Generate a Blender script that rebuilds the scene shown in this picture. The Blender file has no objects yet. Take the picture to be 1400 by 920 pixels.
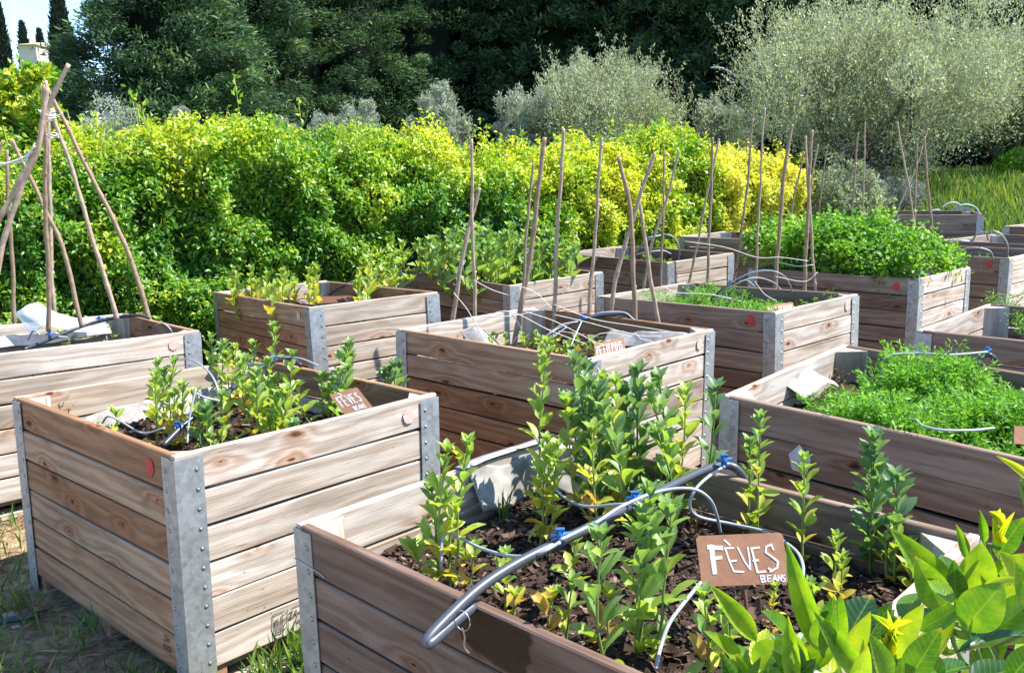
import bpy, math, random
import numpy as np
from mathutils import Vector, Matrix

rng = np.random.default_rng(7)
random.seed(7)
C = bpy.context.scene.collection
R = math.radians
PW, PH = 1400.0, 920.0
CAM_F, CAM_PITCH, CAM_ROLL, CAM_H = 1208.4, 0.18369, -0.01908, 1.6033

# ------------------------------------------------------------------ camera
fw = np.array([0, math.cos(CAM_PITCH), -math.sin(CAM_PITCH)])
rt0 = np.array([1.0, 0, 0]); up0 = np.cross(rt0, fw)
rt = rt0 * math.cos(CAM_ROLL) + up0 * math.sin(CAM_ROLL)
up = up0 * math.cos(CAM_ROLL) - rt0 * math.sin(CAM_ROLL)
CAM = np.array([0, 0, CAM_H])

def ray(px, py):
    return fw * CAM_F + rt * (px - PW / 2) - up * (py - PH / 2)
def at_z(px, py, z):
    d = ray(px, py); return CAM + d * ((z - CAM_H) / d[2])
def at_y(px, py, y):
    d = ray(px, py); return CAM + d * (y / d[1])
def proj(P):
    d = np.asarray(P) - CAM; z = d @ fw
    return PW / 2 + CAM_F * (d @ rt) / z, PH / 2 - CAM_F * (d @ up) / z

cam_d = bpy.data.cameras.new('camera'); cam = bpy.data.objects.new('camera', cam_d); C.objects.link(cam)
cam_d.sensor_width = 36; cam_d.lens = 36 * CAM_F / PW; cam_d.clip_start = 0.05; cam_d.clip_end = 2000
M = Matrix(((rt[0], up[0], -fw[0], 0), (rt[1], up[1], -fw[1], 0), (rt[2], up[2], -fw[2], CAM_H), (0, 0, 0, 1)))
cam.matrix_world = M
bpy.context.scene.camera = cam

# ------------------------------------------------------------------ object helpers
def put(name, me, mats, parent=None):
    o = bpy.data.objects.new(name, me); C.objects.link(o)
    for m in (mats if isinstance(mats, (list, tuple)) else [mats]):
        me.materials.append(m)
    if parent is not None:
        o.parent = parent
    return o
def tag(o, label=None, cat=None, group=None, kind=None):
    if label: o['label'] = label
    if cat: o['category'] = cat
    if group: o['group'] = group
    if kind: o['kind'] = kind
    return o
def empty(name, loc=(0, 0, 0), label=None, cat=None, group=None):
    o = bpy.data.objects.new(name, None); C.objects.link(o)
    o.location = Vector([float(v) for v in loc]); o.empty_display_size = 0.1
    return tag(o, label, cat, group)

class MB:
    def __init__(s): s.v = []; s.f = []; s.m = []; s.uv = []; s.t = []; s.sm = []
    def add(s, verts, faces, mat=0, uvs=None, tint=0.5, smooth=False):
        b = len(s.v); s.v.extend([tuple(map(float, p)) for p in verts])
        for i, f in enumerate(faces):
            s.f.append([b + k for k in f]); s.m.append(mat); s.t.append(tint); s.sm.append(smooth)
            s.uv.append(uvs[i] if uvs else [(0, 0)] * len(f))
    def box(s, a, b, mat=0, tint=0.5, M=None):
        x0, y0, z0 = a; x1, y1, z1 = b
        v = [(x0, y0, z0), (x1, y0, z0), (x1, y1, z0), (x0, y1, z0), (x0, y0, z1), (x1, y0, z1), (x1, y1, z1), (x0, y1, z1)]
        if M is not None: v = [M @ Vector(p) for p in v]
        f = [(0, 3, 2, 1), (4, 5, 6, 7), (0, 1, 5, 4), (1, 2, 6, 5), (2, 3, 7, 6), (3, 0, 4, 7)]
        o = random.random() * 20
        L = max(x1 - x0, y1 - y0, z1 - z0)
        uv = []
        for q in f:
            ps = [v[i] for i in q]
            if (x1 - x0) >= (y1 - y0): uv.append([(p[0] + o, p[1] + p[2] + o) for p in ps])
            else: uv.append([(p[1] + o, p[0] + p[2] + o) for p in ps])
        s.add(v, f, mat, uv, tint)
    def tube(s, pts, rad, n=8, mat=0, tint=0.5, caps=True, smooth=True):
        pts = np.asarray(pts, float); k = len(pts)
        rad = np.full(k, rad) if np.isscalar(rad) else np.asarray(rad, float)
        T = np.gradient(pts, axis=0); T /= np.linalg.norm(T, axis=1)[:, None] + 1e-12
        N = np.cross(T[0], [0.3, 0.2, 1.0]);
        if np.linalg.norm(N) < 1e-3: N = np.cross(T[0], [1, 0, 0])
        N /= np.linalg.norm(N); V = []
        for i in range(k):
            N = N - T[i] * (N @ T[i]); N /= np.linalg.norm(N); B = np.cross(T[i], N)
            for j in range(n):
                a = 2 * math.pi * j / n; V.append(pts[i] + rad[i] * (math.cos(a) * N + math.sin(a) * B))
        F = []; U = []; L = 0; o = random.random() * 10
        for i in range(k - 1):
            L2 = L + np.linalg.norm(pts[i + 1] - pts[i])
            for j in range(n):
                j2 = (j + 1) % n
                F.append((i * n + j, i * n + j2, (i + 1) * n + j2, (i + 1) * n + j))
                U.append([(L + o, j / n), (L + o, (j + 1) / n), (L2 + o, (j + 1) / n), (L2 + o, j / n)])
            L = L2
        s.add(V, F, mat, U, tint, smooth)
        if caps:
            b = len(s.v) - len(V)
            for ring in (range(n - 1, -1, -1), range((k - 1) * n, k * n)):
                s.f.append([b + q for q in ring]); s.m.append(mat); s.t.append(tint); s.sm.append(False); s.uv.append([(o, 0)] * n)
    def mesh(s, name):
        me = bpy.data.meshes.new(name); me.from_pydata(s.v, [], s.f)
        me.polygons.foreach_set('material_index', s.m); me.polygons.foreach_set('use_smooth', s.sm)
        uvl = me.uv_layers.new(name='UVMap')
        uvl.data.foreach_set('uv', [c for f in s.uv for p in f for c in p])
        at = me.attributes.new('lv', 'FLOAT', 'FACE'); at.data.foreach_set('value', s.t)
        me.update(); return me
    def build(s, name, mats, parent=None): return put(name, s.mesh(name), mats, parent)

def smooth_path(P, n=8):
    P = [np.asarray(p, float) for p in P]
    Q = [2 * P[0] - P[1]] + P + [2 * P[-1] - P[-2]]; out = []
    for i in range(1, len(Q) - 2):
        a, b, c, d = Q[i - 1:i + 3]
        for k in range(n):
            t = k / n
            out.append(0.5 * (2 * b + (c - a) * t + (2 * a - 5 * b + 4 * c - d) * t * t + (3 * b - 3 * c + d - a) * t ** 3))
    out.append(P[-1]); return np.array(out)

# --- vectorised leaf instancing
def leaf_tpl(rows=4, width=0.5, fold=0.15, curl=0.2, point=1.0, peak=0.45, wave=0.0):
    """leaf of length 1 along +Y, normal +Z; grid rows x 3"""
    v = []; 
    for i in range(rows + 1):
        y = i / rows
        q = y ** (math.log(0.5) / math.log(peak))
        w = width / 2 * (max(math.sin(math.pi * q), 0) ** point) if 0 < y < 1 else width * 0.02
        z = -curl * y * y
        wv = wave * math.sin(y * 9)
        v += [(-w, y, z + w * fold * 2 + wv), (0, y, z), (w, y, z + w * fold * 2 - wv)]
    f = []
    for i in range(rows):
        a = 3 * i
        f += [(a, a + 1, a + 4, a + 3), (a + 1, a + 2, a + 5, a + 4)]
    return np.array(v, float), np.array(f, int)

def frames(Y, Nn):
    """axis frames from leaf direction Y and approximate normal"""
    Y = Y / (np.linalg.norm(Y, axis=1)[:, None] + 1e-9)
    X = np.cross(Y, Nn); X /= np.linalg.norm(X, axis=1)[:, None] + 1e-9
    Z = np.cross(X, Y)
    return X, Y, Z

def raw_mesh(name, V, F, lv=None, uv=None, smooth=True):
    me = bpy.data.meshes.new(name); nf, k = F.shape
    me.vertices.add(len(V)); me.vertices.foreach_set('co', V.astype(np.float32).ravel())
    me.loops.add(nf * k); me.loops.foreach_set('vertex_index', F.astype(np.int32).ravel())
    me.polygons.add(nf); me.polygons.foreach_set('loop_start', np.arange(0, nf * k, k, dtype=np.int32))
    me.polygons.foreach_set('use_smooth', np.full(nf, smooth))
    if lv is not None:
        at = me.attributes.new('lv', 'FLOAT', 'FACE'); at.data.foreach_set('value', lv.astype(np.float32))
    if uv is not None:
        u = me.uv_layers.new(name='UVMap'); u.data.foreach_set('uv', uv.astype(np.float32).ravel())
    me.update(calc_edges=True); return me

class Leaves:
    """collects instanced leaves into one mesh"""
    def __init__(s): s.V = []; s.F = []; s.L = []; s.U = []; s.n = 0
    def add(s, tpl, pos, Y, N, size, lv, wscale=None):
        tv, tf = tpl; pos = np.atleast_2d(pos); n = len(pos)
        X, Yn, Z = frames(np.atleast_2d(Y), np.atleast_2d(N))
        size = np.broadcast_to(np.asarray(size, float), (n,)); lv = np.broadcast_to(np.asarray(lv, float), (n,))
        ws = np.ones(n) if wscale is None else wscale
        V = pos[:, None, :] + size[:, None, None] * (tv[None, :, 0:1] * (X * ws[:, None])[:, None, :] + tv[None, :, 1:2] * Yn[:, None, :] + tv[None, :, 2:3] * Z[:, None, :])
        F = tf[None] + (np.arange(n) * len(tv))[:, None, None] + s.n
        s.V.append(V.reshape(-1, 3)); s.F.append(F.reshape(-1, 4)); s.n += n * len(tv)
        s.L.append(np.repeat(lv, len(tf)))
        uvt = np.stack([tv[:, 0] + 0.5, tv[:, 1]], 1)[tf]; s.U.append(np.tile(uvt[None], (n, 1, 1, 1)).reshape(-1, 2))
    def build(s, name, mat, parent=None, origin=None):
        V = np.concatenate(s.V)
        if origin is not None: V = V - np.asarray(origin)
        return put(name, raw_mesh(name, V, np.concatenate(s.F), np.concatenate(s.L), np.concatenate(s.U)), mat, parent)

def unit(n):
    v = rng.normal(size=(n, 3)); return v / np.linalg.norm(v, axis=1)[:, None]
_nd = [(rng.normal(size=3), rng.uniform(0, 6.28)) for _ in range(14)]
_tab = rng.random((8, 32, 32, 32)) * 2 - 1
def _vn(P, k):
    i = np.floor(P).astype(int); f = P - i; f = f * f * (3 - 2 * f); t = _tab[k % 8]; r = 0
    for a in (0, 1):
        for b in (0, 1):
            for c in (0, 1):
                w_ = (f[:, 0] if a else 1 - f[:, 0]) * (f[:, 1] if b else 1 - f[:, 1]) * (f[:, 2] if c else 1 - f[:, 2])
                r = r + w_ * t[(i[:, 0] + a) % 32, (i[:, 1] + b) % 32, (i[:, 2] + c) % 32]
    return r
def snoise(P, f=1.0, k=0):
    Q = np.asarray(P, float) * (f * .42) + 3.7 * k + 100
    return 1.35 * (_vn(Q, k) + .5 * _vn(Q * 2.1 + 5.3, k + 3))

# ------------------------------------------------------------------ materials
class NT:
    def __init__(s, name):
        s.m = bpy.data.materials.new(name); s.m.use_nodes = True; s.t = s.m.node_tree; s.t.nodes.clear()
        s.out = s.n('ShaderNodeOutputMaterial')
    def n(s, typ, **kw):
        nd = s.t.nodes.new(typ)
        for k, v in kw.items():
            if k.startswith('i_'):
                nd.inputs[k[2:].replace('_', ' ')].default_value = v
            else: setattr(nd, k, v)
        return nd
    def l(s, a, b): s.t.links.new(a, b)
    def ramp(s, fac, stops, interp='LINEAR'):
        r = s.n('ShaderNodeValToRGB'); r.color_ramp.interpolation = interp
        e = r.color_ramp.elements
        while len(e) < len(stops): e.new(0.5)
        for el, (p, c) in zip(e, stops): el.position = p; el.color = (*c, 1) if len(c) == 3 else c
        s.l(fac, r.inputs[0]); return r.outputs[0]
    def math(s, op, a, b=None, c=None, clamp=False):
        nd = s.n('ShaderNodeMath', operation=op, use_clamp=clamp)
        for i, x in enumerate((a, b, c)):
            if x is None: continue
            if isinstance(x, (int, float)): nd.inputs[i].default_value = x
            else: s.l(x, nd.inputs[i])
        return nd.outputs[0]
    def mix(s, fac, a, b, bt='MIX'):
        nd = s.n('ShaderNodeMix', data_type='RGBA', blend_type=bt)
        for i, x in ((0, fac), (6, a), (7, b)):
            if isinstance(x, (int, float)): nd.inputs[i].default_value = x
            elif isinstance(x, tuple): nd.inputs[i].default_value = (*x, 1)
            else: s.l(x, nd.inputs[i])
        return nd.outputs[2]
    def noise(s, vec, scale, detail=4, rough=.55, dist=0.0):
        nd = s.n('ShaderNodeTexNoise'); nd.inputs['Scale'].default_value = scale; nd.inputs['Detail'].default_value = detail
        nd.inputs['Roughness'].default_value = rough; nd.inputs['Distortion'].default_value = dist
        if vec is not None: s.l(vec, nd.inputs['Vector'])
        return nd.outputs['Fac']
    def bump(s, h, strength=.3, dist=.01):
        b = s.n('ShaderNodeBump'); b.inputs['Strength'].default_value = strength; b.inputs['Distance'].default_value = dist
        s.l(h, b.inputs['Height']); return b.outputs[0]
    def pbr(s, col, rough=.7, metal=0., normal=None, spec=.5, **kw):
        p = s.n('ShaderNodeBsdfPrincipled')
        if isinstance(col, tuple): p.inputs['Base Color'].default_value = (*col, 1)
        else: s.l(col, p.inputs['Base Color'])
        if isinstance(rough, (int, float)): p.inputs['Roughness'].default_value = rough
        else: s.l(rough, p.inputs['Roughness'])
        p.inputs['Metallic'].default_value = metal; p.inputs['Specular IOR Level'].default_value = spec
        if normal is not None: s.l(normal, p.inputs['Normal'])
        return p
    def done(s, sh): s.l(sh, s.out.inputs[0]); return s.m

def leaf_mat(name, stops, trans=.42, rough=.45, spec=.4, tcol=(1.25, 1.3, .55), veins=False):
    t = NT(name)
    a = t.n('ShaderNodeAttribute', attribute_name='lv')
    tc = t.n('ShaderNodeTexCoord')
    nz = t.noise(tc.outputs['Object'], 32 if veins else 25, 5 if veins else 2)
    f = t.math('ADD', a.outputs['Fac'], t.math('MULTIPLY', t.math('SUBTRACT', nz, .5), .6 if veins else .18))
    col = t.ramp(f, stops); nrm = None
    if veins:
        uv = t.n('ShaderNodeUVMap'); sp = t.n('ShaderNodeSeparateXYZ'); t.l(uv.outputs[0], sp.inputs[0])
        ax = t.math('ABSOLUTE', t.math('SUBTRACT', sp.outputs[0], .5))
        rib = t.math('SUBTRACT', 1, t.math('MULTIPLY', ax, 60), clamp=True)
        vv = t.math('SINE', t.math('MULTIPLY', t.math('SUBTRACT', sp.outputs[1], t.math('MULTIPLY', ax, .9)), 62))
        vn = t.math('MULTIPLY', t.math('SUBTRACT', vv, .75), 3.2, clamp=True)
        ve = t.math('MAXIMUM', rib, t.math('MULTIPLY', vn, .45))
        col = t.mix(t.math('MULTIPLY', ve, .34), col, (.42, .5, .13))
        tipf = t.math('MULTIPLY', t.math('SUBTRACT', t.math('ADD', sp.outputs[1], t.math('MULTIPLY', nz, .35)), 1.10, clamp=True), 12, clamp=True)
        col = t.mix(t.math('MULTIPLY', tipf, .7), col, (.45, .28, .06))
        nrm = t.bump(t.math('ADD', t.math('MULTIPLY', vv, .22), t.math('MULTIPLY', rib, -1.0)), .3, .002)
    p = t.pbr(col, rough, normal=nrm, spec=spec)
    tr = t.n('ShaderNodeBsdfTranslucent')
    m = t.n('ShaderNodeMix', data_type='RGBA', blend_type='MULTIPLY'); m.inputs[0].default_value = 1; t.l(col, m.inputs[6]); m.inputs[7].default_value = (*tcol, 1)
    t.l(m.outputs[2], tr.inputs[0])
    mx = t.n('ShaderNodeMixShader'); mx.inputs[0].default_value = trans
    t.l(p.outputs[0], mx.inputs[1]); t.l(tr.outputs[0], mx.inputs[2])
    return t.done(mx.outputs[0])

def wood_mat(name, tones, red=.0):
    t = NT(name)
    uv = t.n('ShaderNodeUVMap'); a = t.n('ShaderNodeAttribute', attribute_name='lv')
    def mapped(sx, sy):
        m = t.n('ShaderNodeMapping'); m.inputs['Scale'].default_value = (sx, sy, 1); t.l(uv.outputs[0], m.inputs[0]); return m.outputs[0]
    # knots
    vo = t.n('ShaderNodeTexVoronoi', voronoi_dimensions='2D'); vo.inputs['Scale'].default_value = 1; 
    kn = t.n('ShaderNodeTexNoise'); kn.inputs['Scale'].default_value = 1; kn.inputs['Detail'].default_value = 2; t.l(mapped(9, 22), kn.inputs['Vector'])
    vm = t.n('ShaderNodeVectorMath', operation='MULTIPLY_ADD'); t.l(kn.outputs['Color'], vm.inputs[0]); vm.inputs[1].default_value = (.16, .16, 0); t.l(mapped(2.3, 5.0), vm.inputs[2]); t.l(vm.outputs[0], vo.inputs['Vector'])
    sepc = t.n('ShaderNodeSeparateColor'); t.l(vo.outputs['Color'], sepc.inputs[0])
    present = t.math('GREATER_THAN', sepc.outputs[0], .42)
    dk = vo.outputs['Distance']
    core = t.math('MULTIPLY', t.math('SUBTRACT', 1, t.math('DIVIDE', dk, t.math('ADD', .02, t.math('MULTIPLY', sepc.outputs[1], .062))), clamp=True), present)
    halo = t.math('MULTIPLY', t.math('POWER', t.math('SUBTRACT', 1, t.math('DIVIDE', dk, .36), clamp=True), 2), present)
    # grain
    sp = t.n('ShaderNodeSeparateXYZ'); t.l(uv.outputs[0], sp.inputs[0])
    warp = t.noise(mapped(1.3, 9), 1.0, 3, .5)
    ph = t.math('ADD', t.math('MULTIPLY', sp.outputs[1], 95), t.math('MULTIPLY', warp, 26))
    ph = t.math('ADD', ph, t.math('MULTIPLY', halo, 14))
    rings = t.math('ADD', t.math('MULTIPLY', t.math('SINE', ph), .5), .5)
    fine = t.noise(mapped(6, 210), 1.0, 5, .6)
    blot = t.noise(mapped(2.2, 7), 1.0, 4, .6)
    base = t.ramp(a.outputs['Fac'], [(0, tones[0]), (.5, tones[1]), (1, tones[2])])
    g = t.math('ADD', t.math('MULTIPLY', rings, .45), t.math('MULTIPLY', fine, .8))
    def mul(fac, col, k): return t.mix(fac, col, t.mix(1.0, col, k, 'MULTIPLY'))
    def over(x, lo, k): return t.math('MULTIPLY', t.math('SUBTRACT', x, lo, clamp=True), k, clamp=True)
    def under(x, hi, k): return t.math('MULTIPLY', t.math('SUBTRACT', hi, x, clamp=True), k, clamp=True)
    col = mul(under(g, 1.0, 1.25), base, (.56, .475, .415))
    streak = t.noise(mapped(1.6, 46), 1.0, 4, .65, .3)
    col = mul(over(streak, .50, 4.0), col, (.72, .67, .63))
    col = mul(over(blot, .50, 3.2), col, (.70, .68, .66))
    col = t.mix(under(blot, .46, 2.5), col, t.mix(1.0, col, (1.22, 1.22, 1.22), 'MULTIPLY'))
    big = t.noise(mapped(.8, 2.6), 1.0, 4, .6)
    col = mul(over(big, .50, 4.5), col, (.62, .60, .60))
    warm = t.noise(mapped(1.1, 3.3), 1.7, 3, .6)
    col = mul(over(warm, .55, 4.0), col, (1.0, .87, .75))
    st = t.noise(mapped(2.6, 75), 1.7, 5, .72, .5)
    col = mul(over(st, .60, 7.0), col, (.22, .17, .15))
    spots = t.noise(mapped(38, 60), 1.0, 2, .5)
    col = mul(over(spots, .70, 12.0), col, (.35, .28, .25))
    col = mul(t.math('MULTIPLY', halo, .9, clamp=True), col, (.78, .50, .34))
    col = mul(t.math('MULTIPLY', core, 1.8, clamp=True), col, (.30, .17, .12))
    h = t.math('ADD', t.math('MULTIPLY', fine, .7), t.math('MULTIPLY', rings, .2))
    h = t.math('SUBTRACT', h, t.math('MULTIPLY', core, .5))
    p = t.pbr(col, .82, normal=t.bump(h, .5, .003), spec=.25)
    return t.done(p.outputs[0])

def plain(name, col, rough=.6, metal=0., spec=.4, bump=0, bscale=40, var=.25, col2=None):
    t = NT(name); tc = t.n('ShaderNodeTexCoord')
    nz = t.noise(tc.outputs['Object'], bscale, 5, .6)
    c2 = col2 if col2 else tuple(x * (1 - var) for x in col)
    c = t.mix(t.math('MULTIPLY', t.math('SUBTRACT', nz, .3), 2.2, clamp=True), c2, col)
    nrm = t.bump(nz, bump, .004) if bump else None
    return t.done(t.pbr(c, rough, metal, nrm, spec).outputs[0])

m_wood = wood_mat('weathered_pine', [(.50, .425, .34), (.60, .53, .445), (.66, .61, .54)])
m_wood_shade_b = wood_mat('shade_brown_pine', [(.34, .19, .10), (.44, .265, .155), (.47, .335, .225)])  # less bleached wood, with the shade of sides and undersides mixed into its colour
m_wood_shade_d = wood_mat('shade_dark_pine', [(.20, .135, .10), (.28, .205, .158), (.34, .27, .215)])  # darker pine copy: shade of the turned-away boards is toned into the colour
m_cane = plain('cane_bark', (.36, .25, .16), .7, bump=.4, bscale=30, col2=(.19, .125, .08))
m_cane_l = plain('bleached_cane_bark', (.47, .36, .25), .7, bump=.4, bscale=30, col2=(.25, .17, .12))
m_bark = plain('olive_bark', (.16, .125, .095), .95, bump=.8, bscale=9, col2=(.07, .055, .045))
m_string = plain('pale_twine', (.72, .68, .6), .9, bscale=90)
m_wire = plain('wire', (.55, .55, .56), .35, .8)
m_white_tube = plain('light_grey_hose', (.36, .38, .41), .45, bscale=20, var=.15)
m_grey_pipe = plain('grey_pipe', (.06, .068, .085), .4, spec=.5, bscale=14, var=.25)
m_black_pipe = plain('black_pipe', (.035, .042, .055), .38, spec=.5, bscale=14)
m_blue = plain('blue_plastic', (.03, .14, .42), .35, spec=.5, bscale=60, var=.3)
m_liner = plain('liner_fabric', (.42, .40, .37), .85, bump=.5, bscale=18, col2=(.20, .18, .16))
m_liner_g = plain('grey_liner', (.36, .36, .35), .6, bump=.4, bscale=25, col2=(.22, .21, .20))
m_rust = plain('rusty_plate', (.42, .21, .12), .75, bump=.3, bscale=28, col2=(.33, .15, .085))
m_rust_d = plain('rusty_stake', (.14, .06, .035), .85, bump=.3, bscale=60)
m_paint = plain('white_paint', (.8, .78, .74), .6, bscale=120, var=.12)
m_red = plain('red_paint', (.52, .05, .045), .6, bscale=70, var=.3)
m_pink = plain('faded_red_paint', (.52, .28, .22), .85, bscale=90, col2=(.60, .47, .40))
m_ink = plain('dark_stamp_ink', (.035, .03, .03), .9, bscale=150, col2=(.16, .13, .11))
m_inkd = plain('brown_stamp_ink', (.09, .05, .035), .9, bscale=150)
def wet_mat():
    t = NT('wet_wood_stain'); p = t.pbr((.035, .02, .014), .45, spec=.3); tr = t.n('ShaderNodeBsdfTransparent'); tr.inputs[0].default_value = (.75, .68, .62, 1)
    mx = t.n('ShaderNodeMixShader'); mx.inputs[0].default_value = .35; t.l(p.outputs[0], mx.inputs[1]); t.l(tr.outputs[0], mx.inputs[2]); return t.done(mx.outputs[0])
m_wet = wet_mat()

def metal_mat():
    t = NT('galvanised_steel'); tc = t.n('ShaderNodeTexCoord')
    nz = t.noise(tc.outputs['Object'], 14, 6, .65); n2 = t.noise(tc.outputs['Object'], 90, 3, .6)
    v = t.n('ShaderNodeTexVoronoi'); v.inputs['Scale'].default_value = 60; t.l(tc.outputs['Object'], v.inputs['Vector'])
    sc = t.n('ShaderNodeSeparateColor'); t.l(v.outputs['Color'], sc.inputs[0])
    f = t.math('ADD', t.math('MULTIPLY', nz, .7), t.math('MULTIPLY', sc.outputs[0], .22))
    c = t.ramp(f, [(.25, (.25, .25, .235)), (.5, (.37, .385, .39)), (.75, (.47, .49, .505))])
    r = t.math('ADD', .36, t.math('MULTIPLY', n2, .3))
    return t.done(t.pbr(c, r, .55, t.bump(n2, .15, .002), .5).outputs[0])
m_metal = metal_mat()
m_rivet = plain('rivet_steel', (.28, .29, .3), .4, .7, bscale=100, var=.4)

def plastic_mat():
    t = NT('clear_plastic_sheet')
    p = t.pbr((.75, .8, .84), .25, spec=.6); tr = t.n('ShaderNodeBsdfTransparent'); tr.inputs[0].default_value = (.93, .95, .96, 1)
    mx = t.n('ShaderNodeMixShader'); mx.inputs[0].default_value = .45
    t.l(p.outputs[0], mx.inputs[1]); t.l(tr.outputs[0], mx.inputs[2]); return t.done(mx.outputs[0])
m_plastic = plastic_mat()

def soil_mat():
    t = NT('dark_compost'); tc = t.n('ShaderNodeTexCoord')
    a = t.noise(tc.outputs['Object'], 45, 6, .7); b = t.noise(tc.outputs['Object'], 9, 4, .6)
    f = t.math('ADD', t.math('MULTIPLY', a, .7), t.math('MULTIPLY', b, .3))
    c = t.ramp(f, [(.3, (.012, .008, .006)), (.5, (.05, .032, .022)), (.7, (.13, .085, .06))])
    return t.done(t.pbr(c, .95, normal=t.bump(a, 1.0, .02), spec=.15).outputs[0])
m_soil = soil_mat()
def chip_mat():
    t = NT('wood_chips'); a = t.n('ShaderNodeAttribute', attribute_name='lv')
    c = t.ramp(a.outputs['Fac'], [(0, (.02, .013, .01)), (.5, (.07, .043, .03)), (.8, (.17, .11, .075)), (1, (.50, .41, .32))])
    return t.done(t.pbr(c, .9, spec=.2).outputs[0])
m_chip = chip_mat()

def ground_mat():
    t = NT('garden_ground'); tc = t.n('ShaderNodeTexCoord')
    a = t.noise(tc.outputs['Object'], .9, 5, .6, .3); b = t.noise(tc.outputs['Object'], 22, 6, .7); c_ = t.noise(tc.outputs['Object'], 3.3, 5, .65)
    dirt = t.ramp(b, [(.3, (.09, .05, .028)), (.5, (.21, .13, .075)), (.72, (.38, .27, .16))])
    straw = t.ramp(b, [(.3, (.16, .11, .06)), (.55, (.40, .31, .17)), (.75, (.56, .45, .27))])
    grass = t.ramp(b, [(.3, (.02, .04, .012)), (.6, (.07, .12, .03)), (.8, (.13, .19, .05))])
    col = t.mix(t.math('MULTIPLY', t.math('SUBTRACT', c_, .42, clamp=True), 7, clamp=True), dirt, straw)
    col = t.mix(t.math('MULTIPLY', t.math('SUBTRACT', a, .60, clamp=True), 9, clamp=True), col, grass)
    # farther off the plot is meadow
    sp = t.n('ShaderNodeSeparateXYZ'); t.l(tc.outputs['Object'], sp.inputs[0])
    far = t.math('DIVIDE', t.math('SUBTRACT', sp.outputs[1], 7), 5, clamp=True)
    mead = t.ramp(b, [(.25, (.05, .09, .02)), (.55, (.12, .19, .035)), (.8, (.2, .27, .06))])
    col = t.mix(far, col, mead)
    return t.done(t.pbr(col, .95, normal=t.bump(b, 1.0, .03), spec=.15).outputs[0])
m_ground = ground_mat()

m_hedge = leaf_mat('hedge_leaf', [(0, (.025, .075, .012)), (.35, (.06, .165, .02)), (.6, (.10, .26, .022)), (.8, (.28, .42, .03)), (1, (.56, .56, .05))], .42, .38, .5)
m_gold = leaf_mat('golden_leaf', [(0, (.09, .18, .02)), (.4, (.30, .37, .03)), (1, (.68, .62, .10))], .4, .45)
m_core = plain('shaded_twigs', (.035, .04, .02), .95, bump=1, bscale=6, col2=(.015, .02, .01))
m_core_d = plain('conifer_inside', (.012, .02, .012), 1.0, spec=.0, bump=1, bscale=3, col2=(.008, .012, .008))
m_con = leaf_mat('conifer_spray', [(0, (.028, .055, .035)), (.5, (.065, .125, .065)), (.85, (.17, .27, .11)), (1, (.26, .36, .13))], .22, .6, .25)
m_cyp = leaf_mat('cypress_spray', [(0, (.012, .022, .014)), (1, (.035, .055, .03))], .1, .6, .2)
m_olive = leaf_mat('olive_leaf', [(0, (.18, .20, .125)), (.5, (.35, .385, .25)), (1, (.48, .51, .37))], .42, .45, .5, tcol=(1.1, 1.15, .7))
m_olive_g = leaf_mat('silver_olive_leaf', [(0, (.18, .20, .155)), (.5, (.34, .37, .29)), (1, (.53, .56, .47))], .4, .5, .5, tcol=(1.05, 1.1, .8))
m_bean = leaf_mat('bean_leaf', [(0, (.12, .22, .12)), (.3, (.21, .34, .12)), (.5, (.32, .45, .09)), (.75, (.43, .50, .08)), (.92, (.66, .58, .08)), (1, (.5, .3, .07))], .42, .42, .45, tcol=(1.25, 1.3, .5))
m_stem = leaf_mat('bean_stem', [(0, (.10, .20, .05)), (.6, (.3, .36, .09)), (1, (.42, .32, .14))], .15, .5)
m_carrot = leaf_mat('carrot_leaf', [(0, (.045, .15, .015)), (.5, (.125, .32, .03)), (1, (.27, .48, .06))], .42, .5)
m_parsley = leaf_mat('celery_leaf', [(0, (.05, .15, .015)), (.5, (.16, .36, .03)), (1, (.40, .54, .05))], .45, .5)
m_citrus = leaf_mat('citrus_leaf', [(0, (.018, .06, .028)), (.3, (.035, .12, .022)), (.6, (.12, .27, .02)), (.85, (.38, .50, .03)), (1, (.62, .60, .05))], .5, .26, .55, tcol=(1.35, 1.35, .35), veins=True)
m_grass = leaf_mat('grass_blade', [(0, (.03, .08, .015)), (.5, (.085, .19, .03)), (.8, (.24, .30, .06)), (1, (.48, .4, .2))], .35, .5)
m_dry = leaf_mat('dry_plant', [(0, (.12, .07, .04)), (1, (.42, .28, .14))], .2, .8)

# ------------------------------------------------------------------ world and sun
EL, AZ = R(56), math.atan2(.998, .062)
sc = bpy.context.scene
w = bpy.data.worlds.new('World'); sc.world = w; w.use_nodes = True
nt = w.node_tree; bg = nt.nodes['Background']
sky = nt.nodes.new('ShaderNodeTexSky'); sky.sky_type = 'NISHITA'; sky.sun_disc = False
sky.sun_elevation = EL; sky.sun_rotation = AZ; sky.air_density = 1.0; sky.dust_density = 0.0; sky.altitude = 600; sky.ozone_density = 5.0
nt.links.new(sky.outputs[0], bg.inputs[0]); bg.inputs[1].default_value = .145
sl = bpy.data.lights.new('sun', 'SUN'); sl.energy = 4.3; sl.angle = R(.53); sl.color = (1, .955, .885)
so = bpy.data.objects.new('sun', sl); C.objects.link(so); so.location = (20, 8, 30)
sdir = Vector((math.sin(AZ) * math.cos(EL), math.cos(AZ) * math.cos(EL), math.sin(EL)))
so.rotation_euler = sdir.to_track_quat('Z', 'Y').to_euler()
vs = sc.view_settings; vs.view_transform = 'Standard'; vs.look = 'None'; vs.gamma = 1; vs.exposure = 1.5; vs.use_curve_mapping = False
sc.cycles.use_denoising = True
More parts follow.
